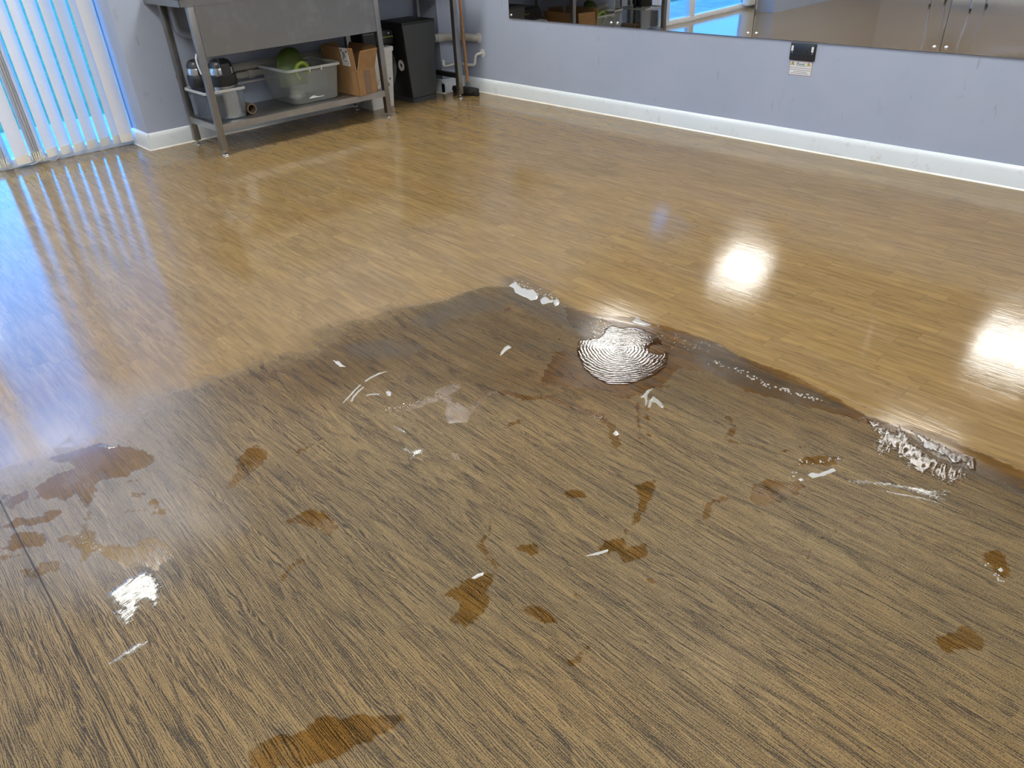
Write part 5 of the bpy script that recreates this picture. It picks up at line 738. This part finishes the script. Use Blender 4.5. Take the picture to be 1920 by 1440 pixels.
# ---------------------------------------------------------------- bins and broom
def make_bins():
    t = thing('recycling_bin', (3.71, 5.22, 0), 'tall black office bin with charcoal front under the drainer', 'bin')
    f0, f1, b1_ = 5.075, 5.075, 5.385
    def ring(z, l, r, y0, y1, rad=.012): return rrect((l+r)/2, (y0+y1)/2, (r-l)/2, (y1-y0)/2, rad, z, 4)
    MB().loft([ring(.036, 3.592, 3.822, 5.082, 5.355), ring(.562, 3.560, 3.864, 5.082, 5.392)]).done('body', 'binbody', t)
    MB().loft([ring(0, 3.590, 3.824, 5.072, 5.36), ring(.034, 3.588, 3.826, 5.072, 5.36)]).done('base', 'binfront', t)
    MB().loft([ring(.564, 3.557, 3.867, 5.074, 5.395), ring(.582, 3.556, 3.868, 5.073, 5.396), ring(.584, 3.566, 3.858, 5.083, 5.386)]).done('lid', 'binbody', t)
    MB().loft([ring(.040, 3.590, 3.824, 5.076, 5.092, .004), ring(.580, 3.557, 3.867, 5.0755, 5.092, .004)]).done('front_panel', 'binfront', t)
    # round ring emblem on the left side
    z = .275; y = 5.172; x = 3.576
    m = MB(); n = 30
    m.loft([[(x-.0005*0+d-(zz_-.275)*0, y+rr*math.cos(a)*.9, z+rr*math.sin(a)) for a in [2*math.pi*k/n for k in range(n)] for zz_ in (0,)] for rr, d in ((.040, -.003), (.018, -.0035), (.018, .004), (.040, .004), (.040, -.003))], False, False)
    m.done('ring_emblem', 'white', t)
    # white bin
    t = thing('pedal_bin', (3.36, 5.25, 0), 'white plastic bin with rim between the sink leg and black bin', 'bin')
    MB().loft([ring(0, 3.245, 3.445, 5.137, 5.38, .012), ring(.40, 3.232, 3.488, 5.135, 5.392, .014)]).done('body', 'white', t)
    MB().loft([ring(.398, 3.228, 3.494, 5.130, 5.396, .014), ring(.425, 3.226, 3.497, 5.128, 5.398, .014), ring(.431, 3.234, 3.489, 5.136, 5.39, .014)]).done('rim', 'white', t)
    g = MB()                                   # printed scribble on the front
    for i in range(3):
        pts = [(3.33+.012*i+.05*math.cos(a*.8+i), 5.1325, .19-.035*i+.028*math.sin(a*1.3+i*2)) for a in [k*.35 for k in range(14)]]
        g.tube(pts, .0013, 5)
    g.lathe([(.016, -.0006), (.016, .0)], (3.405, 5.1335, .165), 20, 'y'); g.lathe([(.009, -.0006), (.009, .0)], (3.43, 5.1325, .205), 16, 'y')
    g.done('printed_doodle', 'ink', t)
    # thin bag hanging over the right edge
    b = MB(); loops = []
    for i in range(9):
        f = i/8; zz = .40-.26*f
        loops.append([(3.485+.012*math.sin(3*f+k)+.030*math.sin(math.pi*f)+(.006 if k % 2 else 0)-.03*f, 5.145+.05*k, zz+.006*math.sin(k*2.1)) for k in range(4)])
    for A, B in zip(loops, loops[1:]):
        for k in range(3): b.quad(A[k], A[k+1], B[k+1], B[k])
    bmesh.ops.remove_doubles(b.b, verts=b.b.verts, dist=1e-5)
    tag(b.done('bin_bag', 'bag'), 'thin clear bag hanging from the right rim of the white bin', 'bag')
    # black case with a lime edge resting on the white bin
    t = thing('black_case', (3.42, 5.28, .431), 'black plastic case with a thin lime green strip lying on the white bin', 'case')
    MB().box((3.262, 5.185, .4315), (3.545, 5.375, .540), .022, 3).done('case_body', 'black', t)
    MB().box((3.40, 5.1835, .487), (3.54, 5.1865, .493), .001, 1).done('lime_strip', 'lime', t, label='lime green strip')
    MB().lathe([(.006, -.002), (.004, .001)], (3.50, 5.186, .515), 12, 'y').done('button', 'white', t)
    # broom
    t = thing('broom', (4.075, 4.99, 0), 'broom with wooden handle and black bristle head leaning in the corner', 'broom')
    a0 = Vector((4.085, 4.990, .058)); a1 = Vector((4.192, 5.165, 1.25))
    MB().tube([a0+(a1-a0)*(i/6) for i in range(7)], .0125, 14).done('handle', 'wood', t)
    MB().tube([Vector((4.079, 4.982, .030)), a0, a0+(a1-a0)*.03], [.022, .0185, .0165], 14).done('socket_sleeve', 'grey', t)
    m = MB(); c = Vector((4.055, 4.985, 0)); dv = Vector((.12, -.993, 0)).normalized(); nv = Vector((dv.y*-1, dv.x, 0)); rng = random.Random(3)
    loops = []
    for i in range(23):
        f = i/22; s = (f-.5)*.29; hw = .027*(1-abs(2*f-1)**4)+.008; jj = [rng.uniform(-.005, .005) for _ in range(12)]
        loops.append([c+dv*s+nv*(math.cos(a)*hw+jj[k])+Vector((0, 0, max(.001, .030+.030*math.sin(a)+jj[k]*.9))) for k, a in enumerate([2*math.pi*k/12 for k in range(12)])])
    m.loft(loops); m.done('bristle_head', 'bristle', t, smooth=False)
make_bins()

# ---------------------------------------------------------------- chair that shows in the mirror
def make_chair():
    x0, x1, y0, y1 = -2.86, -2.34, 3.52, 4.00
    t = thing('stacking_chair', (-2.6, 3.76, 0), 'metal framed chair standing across the room, legs seen in the mirror', 'chair')
    for x in (x0, x1):
        for y in (y0, y1):
            top = .45; lean = .04 if y == y0 else -.04
            MB().tube([(x, y, .012), (x*.97+(x0+x1)/2*.03, y+lean, top)], .0115, 12).done('leg', 'chrome', t)
            MB().lathe([(.015, 0), (.015, .03), (.0115, .032)], (x, y, 0), 14).done('rubber_tip', 'rubber', t)
    MB().box((x0+.02, y0+.02, .445), (x1-.02, y1-.01, .485), .015, 3).done('seat', 'seat', t)
    MB().box((x0+.03, y1-.02, .62), (x1-.03, y1+.012, .86), .012, 3).done('backrest', 'seat', t)
    MB().tube(smooth_path([(x0+.02, y1-.03, .45), (x0+.02, y1-.004, .88), (x1-.02, y1-.004, .88), (x1-.02, y1-.03, .45)]), .011, 12).done('back_frame', 'chrome', t)
make_chair()

# ---------------------------------------------------------------- standing water on the floor
FILM = dict(clear=mat_film('clear_water_film', (.93, .88, .74), .06), swirl=mat_film('swirled_water_film', (.92, .86, .72), .05, 'swirl'), brush=mat_film('brushed_water_film', (.92, .87, .74), .12, 'brush'),
            grey=mat_film('soapy_grey_water', (.8, .8, .8), .08, None, .86, (.46, .46, .45)), bright=mat_film('bubbly_water', (.9, .88, .8), .10, 'brush', .25, (.8, .8, .76), .12), line=mat_film('beaded_water_line', (.9, .88, .8), .08, None, .45, (.62, .61, .57)))
def puddle(key, h, ramp, film, label, name='water_puddle', res=.0028, jag=.0015, group=None, hole=None, strands=0.0):
    poly = np.array(MARKS['pud'][key], float); cx, cy = poly.mean(0)
    lo, hi = poly.min(0)-.008, poly.max(0)+.008
    xs = np.arange(lo[0], hi[0]+res, res); ys = np.arange(lo[1], hi[1]+res, res)
    X, Y = np.meshgrid(xs, ys); d = sdf_poly(X.ravel(), Y.ravel(), poly)
    px, py = X.ravel(), Y.ravel()
    nz = np.array([mnoise.fractal(Vector((a*160, b*110, .3)), 1.0, 2.0, 3) for a, b in zip(px, py)])
    d = d+nz*jag
    if strands:
        ns = np.array([mnoise.noise(Vector((a*38+b*20, b*230-a*60, 1.7))) for a, b in zip(px, py)])
        d = np.minimum(d, .008)+ns*strands
    if hole: d = np.minimum(d, np.hypot(px-hole[0], (py-hole[1]))-hole[2]+nz*.002)
    z = np.where(d > 0, h*(1-np.exp(-np.maximum(d, 0)/ramp)), d*.15)+.0001
    nx, ny = len(xs), len(ys); keep = (d > 0).reshape(ny, nx)
    cell = keep[:-1, :-1] | keep[1:, :-1] | keep[:-1, 1:] | keep[1:, 1:]
    i = np.arange(ny-1)[:, None]*nx+np.arange(nx-1)[None, :]
    q = np.stack([i, i+1, i+1+nx, i+nx], -1)[cell]
    used = np.unique(q); re = np.zeros(nx*ny, int); re[used] = np.arange(len(used)); q = re[q]
    V = np.stack([px-cx, py-cy, z], 1)[used]
    me = bpy.data.meshes.new(name); me.from_pydata(V.tolist(), [], q.tolist()); me.update()
    for p in me.polygons: p.use_smooth = True
    me.materials.append(FILM[film])
    o = bpy.data.objects.new(name, me); o.location = (cx, cy, 0); COL.objects.link(o)
    return tag(o, label, 'puddle', group)
def make_water():
    puddle('greyA', .0014, .004, 'grey', 'long wavy grey soapy puddle, largest of the three at the wet tip')
    puddle('greyB', .0014, .004, 'grey', 'lobed grey soapy puddle just right of the long wavy one')
    puddle('greyC', .0014, .004, 'grey', 'smallest ring shaped grey soapy puddle at the right end of the three')
    puddle('swirl', .0003, .004, 'swirl', 'big round swirled puddle glaring white near the middle of the floor', hole=(1.775, 1.272, .030), res=.0035)
    puddle('fin', .0008, .003, 'line', 'fin shaped water mark just above the big swirled puddle')
    puddle('brush', .0006, .004, 'brush', 'jagged white brushed puddle below the floor seam at the right', jag=.010, strands=.018, res=.0022)
    puddle('band', .0006, .004, 'brush', 'narrow curved puddle along the upper side of the floor seam', jag=.004, strands=.010, res=.0022)
    puddle('streakA', .0007, .002, 'bright', 'long white water streak below the jagged brushed puddle', jag=.004, strands=.006, res=.002)
    puddle('streakB', .0006, .002, 'bright', 'thinner water streak under the long white one', jag=.002)
    puddle('left', .0010, .004, 'bright', 'hooked white puddle at the lower left beside the dark seam', jag=.004, strands=.010)
    puddle('leftstreak', .0007, .002, 'bright', 'short white water streak below the hooked puddle', jag=.004)
    puddle('wingA', .0012, .003, 'bright', 'small bright wing shaped puddle alone on the worn floor')
    puddle('wingB', .0007, .002, 'bright', 'faint white fleck above the wing shaped puddle', jag=.004)
    puddle('worm', .0022, .003, 'grey', 'worm shaped grey water bead beside an oval wet mark', res=.002)
    puddle('wormdot', .0018, .003, 'grey', 'small grey droplet at the left end of the worm shaped bead', res=.0015)
    puddle('comma', .0012, .003, 'grey', 'comma shaped grey water mark left of the big swirled puddle', res=.002)
    puddle('tear', .0016, .003, 'grey', 'single teardrop of grey water below the swirled puddle')
    puddle('clawA', .0014, .002, 'line', 'upper claw shaped water trace under the swirled puddle', res=.002)
    puddle('clawB', .0014, .002, 'line', 'lower claw shaped water trace under the swirled puddle', res=.002)
    puddle('twinA', .0014, .002, 'line', 'upper right water line of the crossed scratches', res=.0018, jag=.0008)
    puddle('twinB', .0014, .002, 'line', 'longer lower left water line of the crossed scratches', res=.0018, jag=.0008)
    puddle('twinC', .0014, .002, 'line', 'shorter lower left water line of the crossed scratches', res=.0018, jag=.0008)
    puddle('twig', .0012, .002, 'line', 'short level water line right of the crossed scratches', res=.0018, jag=.0008)
    puddle('bean', .0016, .003, 'grey', 'bean shaped grey droplet at the end of the crossed scratches', res=.002)
    puddle('patch', .0008, .003, 'grey', 'grey water smear above the crossed scratches', res=.002, jag=.003)
    puddle('slip', .0008, .002, 'bright', 'small bright sliver of water on the upper left stain')
    puddle('scrapA', .0012, .002, 'grey', 'tiny grey water sliver in the lower middle stain', res=.0015, jag=.0006)
    puddle('scrapB', .0012, .002, 'grey', 'thin grey water sliver beside the branched stain', res=.0015, jag=.0006)
    puddle('dropA', .0016, .003, 'grey', 'pale droplet in the stain at the far lower right', res=.0012, jag=.0006)
    m = MB()                                    # fine spray nobody could count
    for x, y, r in MARKS['drops']:
        m.lathe([(r, 0), (r*.92, r*.22), (r*.6, r*.42), (r*.1, r*.5)], (x, y, .0001), 8)
    o = m.done('water_droplets', FILM['line'])
    tag(o, 'fine water droplets sprayed along the wet seam and stains', 'droplets', None, 'stuff')
make_water()
